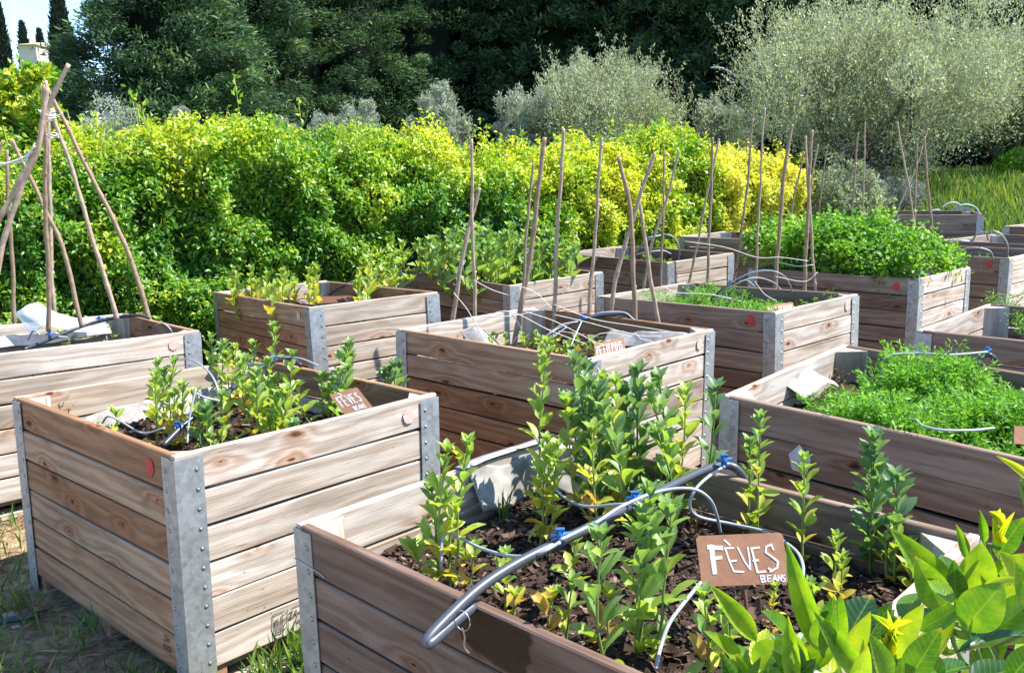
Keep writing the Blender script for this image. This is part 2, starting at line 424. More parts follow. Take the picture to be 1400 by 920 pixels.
sc.cycles.max_bounces = 6; sc.cycles.diffuse_bounces = 3; sc.cycles.transmission_bounces = 4; sc.cycles.transparent_max_bounces = 8

# ------------------------------------------------------------------ terrain
def terr(x, y):
    d = np.hypot(x, y); t = np.clip((d - 11.5) / 8.5, 0, 1); s = t * t * (3 - 2 * t)
    return 1.05 * s + .012 * np.sin(x * 3.1 + 1) * np.cos(y * 2.7) * np.clip(1 - d / 40, 0, 1)
g1 = np.concatenate([-np.geomspace(600, 9, 24), np.linspace(-8, 14, 90), np.geomspace(15, 600, 24)])
g2 = np.concatenate([-np.geomspace(600, 4, 16), np.linspace(-3, 24, 110), np.geomspace(25, 900, 24)])
X, Yg = np.meshgrid(g1, g2, indexing='ij'); Z = terr(X, Yg)
V = np.stack([X, Yg, Z], -1).reshape(-1, 3); n2 = len(g2)
I = np.arange(len(g1) - 1)[:, None] * n2 + np.arange(n2 - 1)[None]
F = np.stack([I, I + n2, I + n2 + 1, I + 1], -1).reshape(-1, 4)
tag(put('ground', raw_mesh('ground', V, F), m_ground), 'bare brown earth with straw and grass between the planter boxes', kind='structure')

# ------------------------------------------------------------------ stroke lettering
FONT = {
 'A': [[(0, 0), (.5, 1), (1, 0)], [(.22, .4), (.78, .4)]], 'B': [[(0, 0), (0, 1), (.7, .95), (.75, .6), (0, .52), (.85, .45), (.85, .08), (0, 0)]],
 'C': [[(.95, .85), (.5, 1), (.08, .7), (.08, .3), (.5, 0), (.95, .15)]], 'E': [[(.9, 1), (0, 1), (0, 0), (.9, 0)], [(0, .52), (.65, .52)]],
 'F': [[(.9, 1), (0, 1), (0, 0)], [(0, .52), (.65, .52)]], 'H': [[(0, 0), (0, 1)], [(1, 0), (1, 1)], [(0, .5), (1, .5)]],
 'I': [[(.5, 0), (.5, 1)]], 'L': [[(0, 1), (0, 0), (.85, 0)]], 'N': [[(0, 0), (0, 1), (.9, 0), (.9, 1)]],
 'O': [[(.5, 1), (.08, .72), (.08, .28), (.5, 0), (.92, .28), (.92, .72), (.5, 1)]], 'P': [[(0, 0), (0, 1), (.75, .95), (.8, .6), (0, .5)]],
 'R': [[(0, 0), (0, 1), (.75, .95), (.8, .6), (0, .5), (.85, 0)]], 'S': [[(.85, .88), (.45, 1), (.12, .78), (.3, .55), (.72, .45), (.88, .22), (.5, 0), (.1, .12)]],
 'T': [[(0, 1), (1, 1)], [(.5, 1), (.5, 0)]], 'U': [[(0, 1), (.05, .2), (.5, 0), (.9, .2), (.95, 1)]], 'V': [[(0, 1), (.5, 0), (1, 1)]],
 'Z': [[(0, 1), (.9, 1), (0, 0), (.9, 0)]], '0': [[(.5, 1), (.1, .7), (.1, .3), (.5, 0), (.9, .3), (.9, .7), (.5, 1)]],
 '2': [[(.1, .8), (.5, 1), (.85, .75), (.1, 0), (.9, 0)]], '3': [[(.1, .95), (.8, .9), (.4, .55), (.85, .3), (.5, 0), (.1, .1)]], '-': [[(.1, .5), (.8, .5)]],
}
def strokes_mesh(mb, lines, wid, thick, fr, mat=0):
    """lines: polylines (x,y) in the frame fr=(origin, ux, uy, n); each becomes a flat ribbon standing proud of the face"""
    o, ux, uy, nn = [np.asarray(q, float) for q in fr]
    for k, L in enumerate(lines):
        ww = wid * random.uniform(.85, 1.15); hh = thick * random.uniform(.7, 1.0) + k * 2e-5
        for a, b in zip(L[:-1], L[1:]):
            a = np.array(a, float); b = np.array(b, float); d = b - a; l = np.hypot(*d)
            if l < 1e-6: continue
            d /= l; p = np.array([-d[1], d[0]]) * ww / 2; a2 = a - d * ww * .3; b2 = b + d * ww * .3
            q = [a2 - p, b2 - p, b2 + p, a2 + p]
            bot = [o + ux * x + uy * y for x, y in q]; top = [v + nn * hh for v in bot]
            mb.add(bot + top, [(4, 5, 6, 7), (0, 1, 5, 4), (1, 2, 6, 5), (2, 3, 7, 6), (3, 0, 4, 7)], mat)
            hh += 2e-5
def text_lines(txt, x, y, cw, ch, gap=.3, jit=.05):
    out = []
    for c in txt:
        if c in FONT:
            out += [[(x + (p[0] + random.uniform(-jit, jit)) * cw, y + (p[1] + random.uniform(-jit, jit)) * ch) for p in s] for s in FONT[c]]
            x += cw * ((.5 if c == 'I' else 1) + gap)
        else: x += cw * .8
    return out

# ------------------------------------------------------------------ planter boxes
HB = 0.80; T = 0.026
BOX = {}
GB = 'wooden planter boxes with metal corners'
def board(mb, p0, ax, out, L, z0, z1, th, tint, nseg=7, warp=.002, sag=0.0):
    """plank from p0 along ax, outer face towards out, z0..z1"""
    ax = np.array(ax, float); out = np.array(out, float); V = []; o = random.random() * 40; o2 = random.random() * 9
    a1, a2, ph = random.uniform(-1, 1) * warp, random.uniform(-1, 1) * warp, random.uniform(0, 6)
    ch = .0035
    prof = [(0, z0 + ch), (ch, z0), (th - ch, z0), (th, z0 + ch), (th, z1 - ch), (th - ch, z1), (ch, z1), (0, z1 - ch)]  # distance inward, z
    off = random.uniform(-.0012, .0012)
    for i in range(nseg + 1):
        u = i / nseg; dz = a1 * math.sin(u * 3.1 + ph) + a2 * math.sin(u * 7 + ph) - sag * math.sin(math.pi * u)
        dn = off + warp * .7 * math.sin(u * 4 + ph * 2)
        for q, z in prof:
            V.append(np.array(p0) + ax * (u * L) + out * (dn - q) + np.array([0, 0, z + dz]))
    F = []; U = []; n = 8
    vv = [0, .004, .03, .034, .034 + (z1 - z0), .04 + (z1 - z0), .065 + (z1 - z0), .07 + (z1 - z0), .07 + 2 * (z1 - z0)]
    for i in range(nseg):
        for j in range(n):
            j2 = (j + 1) % n; ua, ub = i / nseg * L + o, (i + 1) / nseg * L + o; va, vb = vv[j] + o2, vv[j + 1] + o2
            F.append((i * n + j, (i + 1) * n + j, (i + 1) * n + j2, i * n + j2)); U.append([(ua, va), (ub, va), (ub, vb), (ua, vb)])
    mb.add(V, F, 0, U, tint)
    b = len(mb.v) - len(V)
    for ring in (range(n), range(nseg * n + n - 1, nseg * n - 1, -1)):
        mb.f.append([b + q for q in ring]); mb.m.append(0); mb.t.append(max(0, tint - .2)); mb.sm.append(False)
        mb.uv.append([(o + .01 * math.sin(k), o2 + .05 * math.cos(k)) for k in range(n)])

def planter(key, F0, th, LA, LB, label, ta=0, tb=0, detail=2, front=m_wood, side=m_wood_shade_b, soil_z=.63, soil_label=None, reddots=(None, None), nb=6, H=HB, gapb=None, chips=0):
    A = Vector((math.cos(th), math.sin(th), ta)).normalized(); Bv = Vector((-math.sin(th), math.cos(th), tb)).normalized()
    Zv = A.cross(Bv).normalized(); Bv = Zv.cross(A)
    root = empty('planter_box', F0, label, 'planter box', GB)
    root.rotation_euler = Matrix((A, Bv, Zv)).transposed().to_euler()
    Mw = Matrix.Translation(Vector([float(q) for q in F0])) @ Matrix((A, Bv, Zv)).transposed().to_4x4()
    zb = .085; bh = (H - zb) / nb
    seg = 8 if detail >= 2 else 3
    rng_t = lambda lo, hi: random.uniform(lo, hi)
    # panels: (name label, start, axis, outward, length, material)
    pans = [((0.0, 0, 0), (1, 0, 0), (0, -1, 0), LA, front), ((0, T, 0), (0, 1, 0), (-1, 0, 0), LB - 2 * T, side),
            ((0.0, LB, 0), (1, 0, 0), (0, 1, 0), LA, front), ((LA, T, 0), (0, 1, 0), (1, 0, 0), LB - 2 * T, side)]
    for pi, (p0, ax, out, L, mt) in enumerate(pans):
        mb = MB()
        for k in range(nb):
            sag = 0
            if gapb and pi == gapb[0] and k == gapb[1]: sag = -gapb[2]
            top = H if k == nb - 1 else zb + (k + 1) * bh - random.uniform(.006, .0095)
            board(mb, p0, ax, out, L, zb + k * bh + random.uniform(-.001, .001), top, T, rng_t(0, 1), seg, .0022, sag)
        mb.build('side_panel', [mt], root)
    # posts
    mt = .0025
    for (cx, sx) in ((0, 1), (LA, -1)):
        for (cy, sy) in ((0, 1), (LB, -1)):
            mb = MB(); e = .0035; z1 = H - .012; fa, fb = .088, .072
            def slab(x0, y0, x1, y1):
                a = (min(x0, x1), min(y0, y1)); b = (max(x0, x1), max(y0, y1))
                ztop = z1
                mb.box((a[0], a[1], -.005), (b[0], b[1], ztop), 0)
            x_o, y_o = cx - sx * (e + mt), cy - sy * (e + mt)
            slab(x_o, y_o, cx + sx * fa, cy - sy * e)            # flange on the A face
            slab(x_o, cy - sy * (e - .0002), cx - sx * e, cy + sy * fb)       # flange on the B face
            nr = 12
            if detail >= 1:
                for k in range(nr):
                    z = .05 + (z1 - .09) * k / (nr - 1)
                    for (c, d1) in ((np.array([cx + sx * (fa - .022), y_o, z]), np.array([0, -sy, 0.])), (np.array([x_o, cy + sy * (fb - .020), z]), np.array([-sx, 0, 0.]))):
                        u = np.array([d1[1], d1[0], 0.]); w_ = np.array([0, 0, 1.]); ns = 8
                        for (r0, r1, h0, h1, mi) in ((.0082, .0072, 0, .0016, 1), (.0048, .0028, .0016, .0038, 0)):
                            ring = [c + u * r0 * math.cos(2 * math.pi * q / ns) + w_ * r0 * math.sin(2 * math.pi * q / ns) + d1 * h0 for q in range(ns)]
                            ring2 = [c + u * r1 * math.cos(2 * math.pi * q / ns) + w_ * r1 * math.sin(2 * math.pi * q / ns) + d1 * h1 for q in range(ns)]
                            fs = [(q, (q + 1) % ns, ns + (q + 1) % ns, ns + q) for q in range(ns)] + [tuple(range(ns, 2 * ns))]
                            mb.add(ring + ring2, fs, mi)
            mb.build('corner_post', [m_metal, m_rivet], root)
            # triangular block in the corner
            mb = MB(); l = .098; zt = H - .004; z0 = .2; k_ = T + .001
            P = [(cx + sx * k_, cy + sy * k_), (cx + sx * (k_ + l), cy + sy * k_), (cx + sx * k_, cy + sy * (k_ + l))]
            if sx * sy < 0: P = [P[0], P[2], P[1]]
            zt -= random.uniform(0, .012)
            v = [(x, y, z0) for x, y in P] + [(x, y, zt) for x, y in P]; o = random.random() * 9
            fs = [(2, 1, 0), (3, 4, 5), (0, 1, 4, 3), (1, 2, 5, 4), (2, 0, 3, 5)]
            uv = [[(v[i][2] + o, (i % 3) * .09 + o) for i in f] for f in fs[:0]] + [[(v[i][0] + o, v[i][1] + o) for i in f] for f in fs[:2]] + [[(v[i][2] + o, (i % 3) * .09 + o) for i in f] for f in fs[2:]]
            mb.add(v, fs, 0, uv, random.random()); mb.build('corner_block', [m_wood], root)
    # pallet base
    mb = MB(); mb.box((.012, .012, .066), (LA - .012, LB - .012, .0835), 0, .4); mb.build('deck_board', [m_wood_shade_d], root)
    for j in range(3):
        y = (.008, LB / 2 - .05, LB - .108)[j]
        mb = MB(); mb.box((.01, y, -.004), (LA - .01, y + .1, .020), 0, random.random()); mb.build('skid', [m_wood], root)
        for xx in (.012, LA / 2 - .06, LA - .132):
            mb = MB(); mb.box((xx, y + .004, .0205), (xx + .12, y + .096, .0655), 0, random.random()); mb.build('foot_block', [m_wood_shade_b], root)
    # soil
    nx, ny = (46, 56) if detail >= 2 else (16, 18); k_ = T + .002
    xs = np.linspace(k_, LA - k_, nx); ys = np.linspace(k_, LB - k_, ny); Xs, Ys = np.meshgrid(xs, ys, indexing='ij')
    P = np.stack([Xs, Ys, np.zeros_like(Xs)], -1).reshape(-1, 3)
    Zs = soil_z + .014 * snoise(P, 9, 1) + .007 * snoise(P, 31, 3) + (.004 * rng.normal(size=len(P)) if detail >= 2 else 0)
    edge = np.minimum(np.minimum(P[:, 0] - k_, LA - k_ - P[:, 0]), np.minimum(P[:, 1] - k_, LB - k_ - P[:, 1]))
    Zs = Zs - .02 * np.exp(-edge / .04)
    P[:, 2] = Zs
    I = np.arange(nx - 1)[:, None] * ny + np.arange(ny - 1)[None]
    Fq = np.stack([I, I + ny, I + ny + 1, I + 1], -1).reshape(-1, 4)
    V = P; lv = np.zeros(len(Fq)); midx = np.zeros(len(Fq), int)
    if chips:
        tv = np.array([[-.5, -.5, 0], [.5, -.5, 0], [.5, .5, 0], [-.5, .5, 0], [-.5, -.5, 1], [.5, -.5, 1], [.5, .5, 1], [-.5, .5, 1]], float)
        tf = np.array([[4, 5, 6, 7], [0, 1, 5, 4], [1, 2, 6, 5], [2, 3, 7, 6], [3, 0, 4, 7]])
        n = chips; px = rng.uniform(k_ + .01, LA - k_ - .01, n); py = rng.uniform(k_ + .01, LB - k_ - .01, n)
        ix = np.clip(((px - k_) / (LA - 2 * k_) * (nx - 1)).round().astype(int), 0, nx - 1); iy = np.clip(((py - k_) / (LB - 2 * k_) * (ny - 1)).round().astype(int), 0, ny - 1)
        pz = Zs.reshape(nx, ny)[ix, iy] + rng.uniform(-.002, .006, n)
        Yd = rng.normal(size=(n, 3)) * [1, 1, .35]; Nn = rng.normal(size=(n, 3)) * .6 + [0, 0, 1]
        Xd, Yd, Zd = frames(Yd, Nn); ln = rng.gamma(3, .005, n) + .006; wd = ln * rng.uniform(.2, .6, n); tk = rng.uniform(.001, .0035, n)
        Vc = np.stack([px, py, pz], 1)[:, None] + tv[None, :, 0:1] * (Xd * wd[:, None])[:, None] + tv[None, :, 1:2] * (Yd * ln[:, None])[:, None] + tv[None, :, 2:3] * (Zd * tk[:, None])[:, None]
        Fc = tf[None] + (np.arange(n) * 8)[:, None, None] + len(V)
        V = np.concatenate([V, Vc.reshape(-1, 3)]); Fq = np.concatenate([Fq, Fc.reshape(-1, 4)])
        lv = np.concatenate([lv, np.repeat(rng.beta(1.25, 2.1, n), 5)]); midx = np.concatenate([midx, np.ones(n * 5, int)])
    me = raw_mesh('soil', V, Fq, lv, smooth=False); so_ = put('soil', me, [m_soil, m_chip])
    me.polygons.foreach_set('material_index', midx.astype(np.int32))
    so_.matrix_world = Mw
    tag(so_, soil_label or 'dark soil filling ' + label.split(' with ')[0], kind='stuff')
    # red dots
    for side_i, mt_ in enumerate(reddots):
        if mt_ is None: continue
        if side_i == 0: c = np.array([-.003, .155, H - .062]); u = np.array([0, 1., 0]); nrm = np.array([-1., 0, 0])
        else: c = np.array([LA - .15, -.003, H - .060]); u = np.array([1., 0, 0]); nrm = np.array([0, -1., 0])
        mb = MB(); ns = 22; r = [.029 * (1 + .07 * math.sin(3 * q + side_i) + random.uniform(-.05, .05)) for q in range(ns)]
        rg = [c + u * r[q] * .9 * math.cos(2 * math.pi * q / ns) + np.array([0, 0, 1.]) * r[q] * math.sin(2 * math.pi * q / ns) for q in range(ns)]
        mb.add([p for p in rg] + [p + nrm * .0014 for p in rg], [tuple(range(ns, 2 * ns))] + [(q, (q + 1) % ns, ns + (q + 1) % ns, ns + q) for q in range(ns)])
        mb.build('paint_dot', [mt_], root)
    BOX[key] = dict(root=root, M=Mw, LA=LA, LB=LB, H=H, sz=soil_z, F=F0)
    return root

LA0, LB0 = .99927, 1.35568
ex = math.exp
planter('b1', (-1.021, 2.511, -.012), .846, LA0 * ex(.077), LB0 * ex(-.078), 'large planter box at left front with bean plants and export stamp', -.023, -.008, 2, chips=2600, reddots=(m_red, m_pink), soil_z=.63)
planter('b2', (.372, 1.201, -.044), .789, LA0 * ex(.007), LB0 * ex(-.044), 'nearest planter box at the bottom of the photo with a dark wet stain', .002, -.012, 2, side=m_wood_shade_d, chips=6500, soil_z=.655)
planter('b3', (.312, 3.713, .003), .845, LA0 * ex(.094), LB0 * ex(-.092), 'planter box in the centre with pea canes and twine', -.021, .006, 2, chips=900, reddots=(None, m_pink))
planter('b4', (-1.14, 5.014, .06), .653, LA0 * ex(-.129), LB0 * ex(.173), 'planter box against the hedge behind the left front box', .006, -.04, 1, reddots=(m_pink, None), chips=300)
planter('b5', (-.009, 6.35, -.001), .739, LA0, LB0, 'planter box by the hedge crowded with bean plants', .011, .015, 1, side=m_wood_shade_d)
planter('b6', (1.508, 4.942, -.007), .745, LA0, LB0, 'planter box with bright red dot and low feathery greens', -.002, -.021, 1, side=m_wood_shade_d, reddots=(m_red, m_pink), gapb=(1, 4, .008), chips=400)
planter('b7', (1.385, 7.74, -.001), .695, LA0 * ex(-.05), LB0 * ex(.049), 'planter box by the hedge with white hose hoops inside', .015, -.001, 1, side=m_wood_shade_d, soil_z=.66)
planter('b8', (2.895, 6.223, .002), .768, LA0, LB0, 'planter box filled with tall bright green celery', .001, -.004, 1, side=m_wood_shade_d, reddots=(m_red, m_pink))
planter('b9', (1.719, 2.186, -.039), .778, LA0 * ex(-.031), LB0, 'planter box at right full of feathery carrot tops', .041, .027, 2, side=m_wood_shade_d, gapb=(1, 4, .010), soil_z=.66)
planter('b10', (2.938, 3.273, .021), .775, LA0, LB0, 'planter box at the right edge with one young carrot plant', .014, -.009, 1, side=m_wood_shade_d)
planter('b0', (-2.677, 3.782, .019), .786, LB0, LA0, 'planter box at the left edge under the cane tepee', -.024, -.001, 2, side=m_wood_shade_b, reddots=(None, m_pink), chips=500)
F = at_z(1380, 353, .8); planter('b11', (F[0], F[1], 0), .75, LA0, LB0, 'planter box behind the celery box with three hose hoops', detail=1, side=m_wood_shade_d, reddots=(m_red, None))
F = at_z(932, 323, .8); planter('b16', (F[0] + .93, F[1] - .95, 0), .78, LA0, LB0, 'planter box between hedge and celery box with drooping twine', detail=0, side=m_wood_shade_d)
F = at_z(1345, 293.5, 1.0); planter('b12', (F[0], F[1], .2), 1.22, LA0, LB0, 'farthest planter box in front of the meadow grass', detail=0, side=m_wood_shade_d, front=m_wood_shade_d)
F = at_z(1263, 314, .82); planter('b14', (F[0], F[1], .02), 1.12, LA0, LB0, 'small looking planter box just before the farthest one', detail=0, side=m_wood_shade_d)
F = at_z(1261, 333, .8); planter('b13', (F[0] + 1.15, F[1] - .75, 0), .62, LA0 * 1.2, LB0 * 1.02, 'planter box second from the meadow with brown inner wall', detail=0, side=m_wood_shade_d)
F = at_z(1361, 312, .86); planter('b15', (F[0] + 1.05, F[1] - .8, .06), .62, LA0, LB0, 'planter box cut by the right edge beyond the hoops', detail=0, side=m_wood_shade_d)

def w2(key, x, y, z):
    p = BOX[key]['M'] @ Vector((x, y, z)); return np.array(p)
def soilz(key):
    b = BOX[key]; return (b['M'] @ Vector((b['LA'] / 2, b['LB'] / 2, b['sz']))).z

# ---- writing and stains on boxes
mb = MB(); x0, z0, wd, hg = .30, .094, .185, .088
fr = ((0, -.0035, 0), (1, 0, 0), (0, 0, 1), (0, -1, 0))
fr = tuple(np.array(q, float) for q in fr)
L = [[(x0, z0), (x0, z0 + hg)], [(x0, z0 + hg), (x0 + wd * .25, z0 + hg)], [(x0 + .058, z0), (x0 + .058, z0 + hg)], [(x0 + wd * .42, z0 + hg), (x0 + wd, z0 + hg)], [(x0 + wd, z0 + hg), (x0 + wd, z0 + .03)], [(x0 + wd, z0 + .018), (x0 + wd, z0)], [(x0, z0), (x0 + .04, z0)], [(x0 + .06, z0), (x0 + .12, z0)], [(x0 + .14, z0), (x0 + wd, z0)]]
strokes_mesh(mb, L, .0022, .0009, fr)
strokes_mesh(mb, text_lines('ZA-023', x0 + .066, z0 + .052, .0135, .022, .35), .0034, .0009, fr)
strokes_mesh(mb, text_lines('HT', x0 + .095, z0 + .020, .013, .020, .4), .0034, .0009, fr)
L = [[(x0 + .012 + .006 * k, z0 + .024), (x0 + .010 + .006 * k, z0 + .062)] for k in range(4)] + [[(x0 + .008, z0 + .020), (x0 + .034, z0 + .017)], [(x0 + .034, z0 + .017), (x0 + .036, z0 + .076)], [(x0 + .006, z0 + .064), (x0 + .022, z0 + .068)]]
strokes_mesh(mb, L, .0032, .0009, fr)
L = [[(x0 + .043, z0 + .02 + .017 * k), (x0 + .047, z0 + .028 + .017 * k)] for k in range(4)]
strokes_mesh(mb, L, .0028, .0009, fr)
mb.build('stamp', [m_ink], BOX['b1']['root'])
mb = MB(); fr = tuple(np.array(q, float) for q in ((-.0035, .16, 0), (0, -1, 0), (0, 0, 1), (-1, 0, 0)))
strokes_mesh(mb, text_lines('ZA', 0.012, .165, .014, .018), .003, .0009, fr); strokes_mesh(mb, text_lines('0231', .005, .135, .013, .018), .003, .0009, fr)
mb.build('stamp', [m_inkd], BOX['b1']['root'])
# wet stain on the near box, below the pipe
b2 = BOX['b2']; mb = MB(); rg = []
pc = b2['M'].inverted() @ Vector([float(q) for q in at_z(700, 812, .77)]); yc = pc.y
prof = [(-.115, .795), (-.125, .77), (-.118, .74), (-.10, .73), (-.095, .712), (-.05, .704), (0.0, .692), (.05, .690), (.09, .694), (.085, .72), (.10, .735), (.092, .76), (.105, .775), (.10, .795)]
v = [(-.0045, yc - y, z) for y, z in prof]
mb.add(v + [(-.0025, q[1], q[2]) for q in v], [tuple(range(len(v)))]); mb.build('wet_stain', [m_wet], b2['root'])
# wire round the left post of the near box
mb = MB(); LB_ = b2['LB']; P = [(.1, LB_ + .008, .70), (.0, LB_ + .009, .703), (-.008, LB_ + .004, .704), (-.0095, LB_ - .04, .702), (-.009, LB_ - .1, .699), (-.0075, LB_ - .125, .692)]
mb.tube(smooth_path(P, 6), .0013, 6); mb.build('wire', [m_wire], b2['root'])
# ---- crumpled liners (parts)
def sheet(key, pts, drop, mat, name='liner', n=40, m=14, amp=.012, out=(0, 0, 0), seed=0, parent=True):
    """pts: polyline in box-local coordinates; sheet hangs down by drop with folds"""
    P = smooth_path(pts, 10); s = np.linspace(0, len(P) - 1, n); P = np.stack([np.interp(s, range(len(P)), P[:, k]) for k in range(3)], 1)
    dr = np.asarray(drop, float); G = []
    for i in range(n):
        for j in range(m):
            q = j / (m - 1); p = P[i] + dr * q
            G.append(p)
    G = np.array(G); G += np.stack([snoise(G + seed, 14, k) * amp * .6 + snoise(G + seed, 42, k + 1) * amp * .14 for k in (0, 2, 4)], 1)
    I = np.arange(n - 1)[:, None] * m + np.arange(m - 1)[None]
    F = np.stack([I, I + m, I + m + 1, I + 1], -1).reshape(-1, 4)
    o = put(name, raw_mesh(name, G, F), mat, BOX[key]['root'] if parent else None)
    o.data.polygons.foreach_set('use_smooth', [True] * len(o.data.polygons)); md = o.modifiers.new('thickness', 'SOLIDIFY'); md.thickness = .0012
    return o
b = BOX['b1']; la, lb = b['LA'], b['LB']
sheet('b1', [(.06, lb - .04, .70), (.3, lb - .05, .685), (.6, lb - .045, .70), (.9, lb - .05, .71)], (0, -.05, -.085), m_liner, amp=.02)
sheet('b1', [(la - .04, lb - .12, .74), (la - .05, lb - .35, .68), (la - .04, .5, .68), (la - .045, .12, .70)], (-.03, 0, -.08), m_liner_g, amp=.015)
b = BOX['b2']; la, lb = b['LA'], b['LB']
sheet('b2', [(la - .44, lb - .038, .80), (la - .3, lb - .035, .79), (la - .16, lb - .03, .79), (la - .06, lb - .05, .775)], (.01, -.04, -.13), m_liner, amp=.022)
sheet('b2', [(la - .05, lb - .07, .80), (la - .036, lb - .14, .77), (la - .05, lb - .26, .74)], (-.07, .0, -.12), m_liner, amp=.025, seed=3)
sheet('b2', [(la - .46, lb + .004, .806), (la - .3, lb + .004, .81), (la - .1, lb + .004, .808)], (0, -.04, .0), m_liner_g, amp=.006, m=4, seed=5)
b = BOX['b3']; la, lb = b['LA'], b['LB']
sheet('b3', [(.42, lb - .05, .74), (.5, lb - .1, .755), (.62, lb - .08, .70)], (.0, -.09, -.08), m_liner, amp=.02)
sheet('b3', [(la - .05, .62, .735), (la - .05, .4, .745), (la - .07, .12, .77)], (-.08, 0, -.07), m_liner, amp=.012)
b = BOX['b4']; la, lb = b['LA'], b['LB']
sheet('b4', [(.05, lb - .35, .745), (.25, lb - .5, .77), (.3, .6, .73)], (.09, -.1, -.07), m_liner, amp=.04)
b = BOX['b9']; la, lb = b['LA'], b['LB']
sheet('b9', [(.42, lb - .05, .745), (.55, lb - .06, .77), (.68, lb - .05, .745)], (.02, -.07, -.05), m_liner_g, amp=.03)
b = BOX['b0']; la, lb = b['LA'], b['LB']
sheet('b0', [(la - .95, lb - .05, .745), (la - .6, lb - .05, .735), (la - .12, lb - .05, .745)], (0, -.03, -.06), m_liner_g, amp=.02)
o = sheet('b0', [(la - .62, lb - .10, .86), (la - .52, lb - .12, .93), (la - .42, lb - .1, .86), (la - .25, lb - .07, .80)], (.02, -.04, -.12), m_plastic, 'plastic_sheet', amp=.03, parent=False)
o.matrix_world = BOX['b0']['M']; tag(o, 'clear plastic sheet crumpled up inside the tepee box', 'plastic sheet')
# scrap of plastic stapled on the carrot box
p9 = BOX['b9']; Mi = p9['M'].inverted()
def on_left_face(key, px, py):
    Mx = BOX[key]['M']; Mi = Mx.inverted(); o = Mi @ Vector(CAM.tolist()); q = Mi @ Vector(at_y(px, py, 3.0).tolist()); d = q - o
    t = -o.x / d.x; return o + d * t
cs = [on_left_face('b9', *q) for q in ((1094, 607), (1112, 626), (1104, 648), (1086, 640), (1079, 620))]
mb = MB(); v = [(-.005 - .012 * (i % 2), c.y, c.z) for i, c in enumerate(cs)]; ctr = np.mean(v, axis=0) + [-.012, 0, 0]
mb.add(v + [tuple(ctr)], [(i, (i + 1) % 5, 5) for i in range(5)]); o = mb.build('plastic_scrap', [m_plastic]); o.matrix_world = p9['M']
tag(o, 'small torn silvery plastic scrap stuck on the carrot box side', 'plastic scrap')

# ------------------------------------------------------------------ hoses
pipe0 = None
def hose_thing(name, label, pipes, drips, valves=(), pipe_mat=m_grey_pipe, pr=.0125, dr=.0042, cat='irrigation hose', rings=(), group='irrigation hoses of the planter boxes'):
    P0 = pipes[0][0] if pipes else drips[0][0]
    root = empty(name, P0, label, cat, group); O = np.array(P0); first = None
    for p in pipes:
        mb = MB(); PP = smooth_path([q - O for q in map(np.array, p)], 8); mb.tube(PP, pr * (1 - (.4 * np.exp(-((np.arange(len(PP)) - 25) / 5.0) ** 2) if p is pipe0 else 0)) * np.ones(len(PP)), 12); sp_ = mb.build('supply_pipe', [pipe_mat], root); first = first or sp_
    for p in drips:
        mb = MB(); mb.tube(smooth_path([q - O for q in map(np.array, p)], 8), dr, 7); mb.build('drip_tube', [m_white_tube], root)
    for v in valves:
        v = np.array(v) - O; mb = MB(); s = pr / .0155
        mb.tube([v + [0, 0, -.016 * s], v + [0, 0, .012 * s], v + [0, 0, .03 * s]], [.011 * s, .012 * s, .008 * s], 10)
        mb.tube([v + [-.028 * s, -.006, .016 * s], v + [0, 0, .018 * s], v + [.03 * s, .01, .014 * s]], .0065 * s, 8)
        mb.box((v[0] - .013 * s, v[1] - .006, v[2] + .028 * s), (v[0] + .013 * s, v[1] + .006, v[2] + .036 * s)); mb.build('valve', [m_blue], first or root)
    for v, d in rings:
        v = np.array(v) - O; d = np.array(d); mb = MB(); mb.tube([v - d * .012, v + d * .012], pr * 1.22, 10); mb.build('clip', [m_black_pipe], first or root)
    return root, O
Z2 = .785
def zz(pts): return [at_z(x, y, z) for x, y, z in pts]
pipe = zz([(648, 828, .742), (615, 855, .735), (590, 877, .728), (582, 881, .727), (584, 875, .732), (600, 856, .745), (650, 808, .775), (700, 774, .79), (760, 743, .80), (820, 714, .80), (870, 687, .80), (920, 663, .795), (960, 644, .79), (988, 636, .785), (1006, 640, .775), (1018, 655, .74), (1022, 672, .70)])
pipe0 = pipe
fold = zz([(583, 878, .735), (591, 876, .728), (612, 858, .735), (646, 829, .74)])
dr = [zz([(766, 741, .82), (735, 757, .80), (700, 760, .75), (660, 750, .72), (630, 735, .72), (612, 728, .74), (604, 742, .72), (603, 778, .66)]),
      zz([(868, 688, .82), (840, 690, .80), (800, 692, .74), (772, 680, .71), (757, 662, .70), (765, 648, .71), (790, 649, .74), (812, 660, .73)]),
      zz([(766, 738, .82), (815, 714, .825), (850, 692, .83), (900, 672, .84), (945, 668, .84), (970, 682, .80), (980, 705, .74), (985, 728, .67)]),
      zz([(990, 638, .81), (968, 652, .81), (950, 670, .79), (943, 690, .75), (955, 706, .71), (1000, 716, .69), (1050, 728, .69), (1085, 750, .70), (1097, 770, .69), (1098, 792, .67)]),
      zz([(958, 796, .74), (935, 824, .73), (915, 852, .71), (903, 885, .68), (897, 915, .665)])]
root, O = hose_thing('irrigation_hose', 'thick grey hose lying over the nearest box with its end folded back', [pipe], dr, [at_z(766, 738, .812), at_z(868, 686, .812), at_z(990, 634, .80)], rings=[(at_z(818, 715, .8), (.8, .5, .1))], pr=.0116)
mb = MB(); c = at_z(632, 848, .745) - O
mb.tube([c + .021 * np.array([math.cos(a) * .75, math.cos(a) * -.5, math.sin(a)]) for a in np.linspace(0, 6.28, 20)], .0011, 5)
q = [c + [0, -.01, -.01], c + [.004, -.006, -.03], c + [.003, -.002, -.055], c + [.012, .0, -.07]]
mb.tube(smooth_path(q, 6), .0018, 5); mb.build('wire_tie', [m_wire], root)
z = soilz('b1')
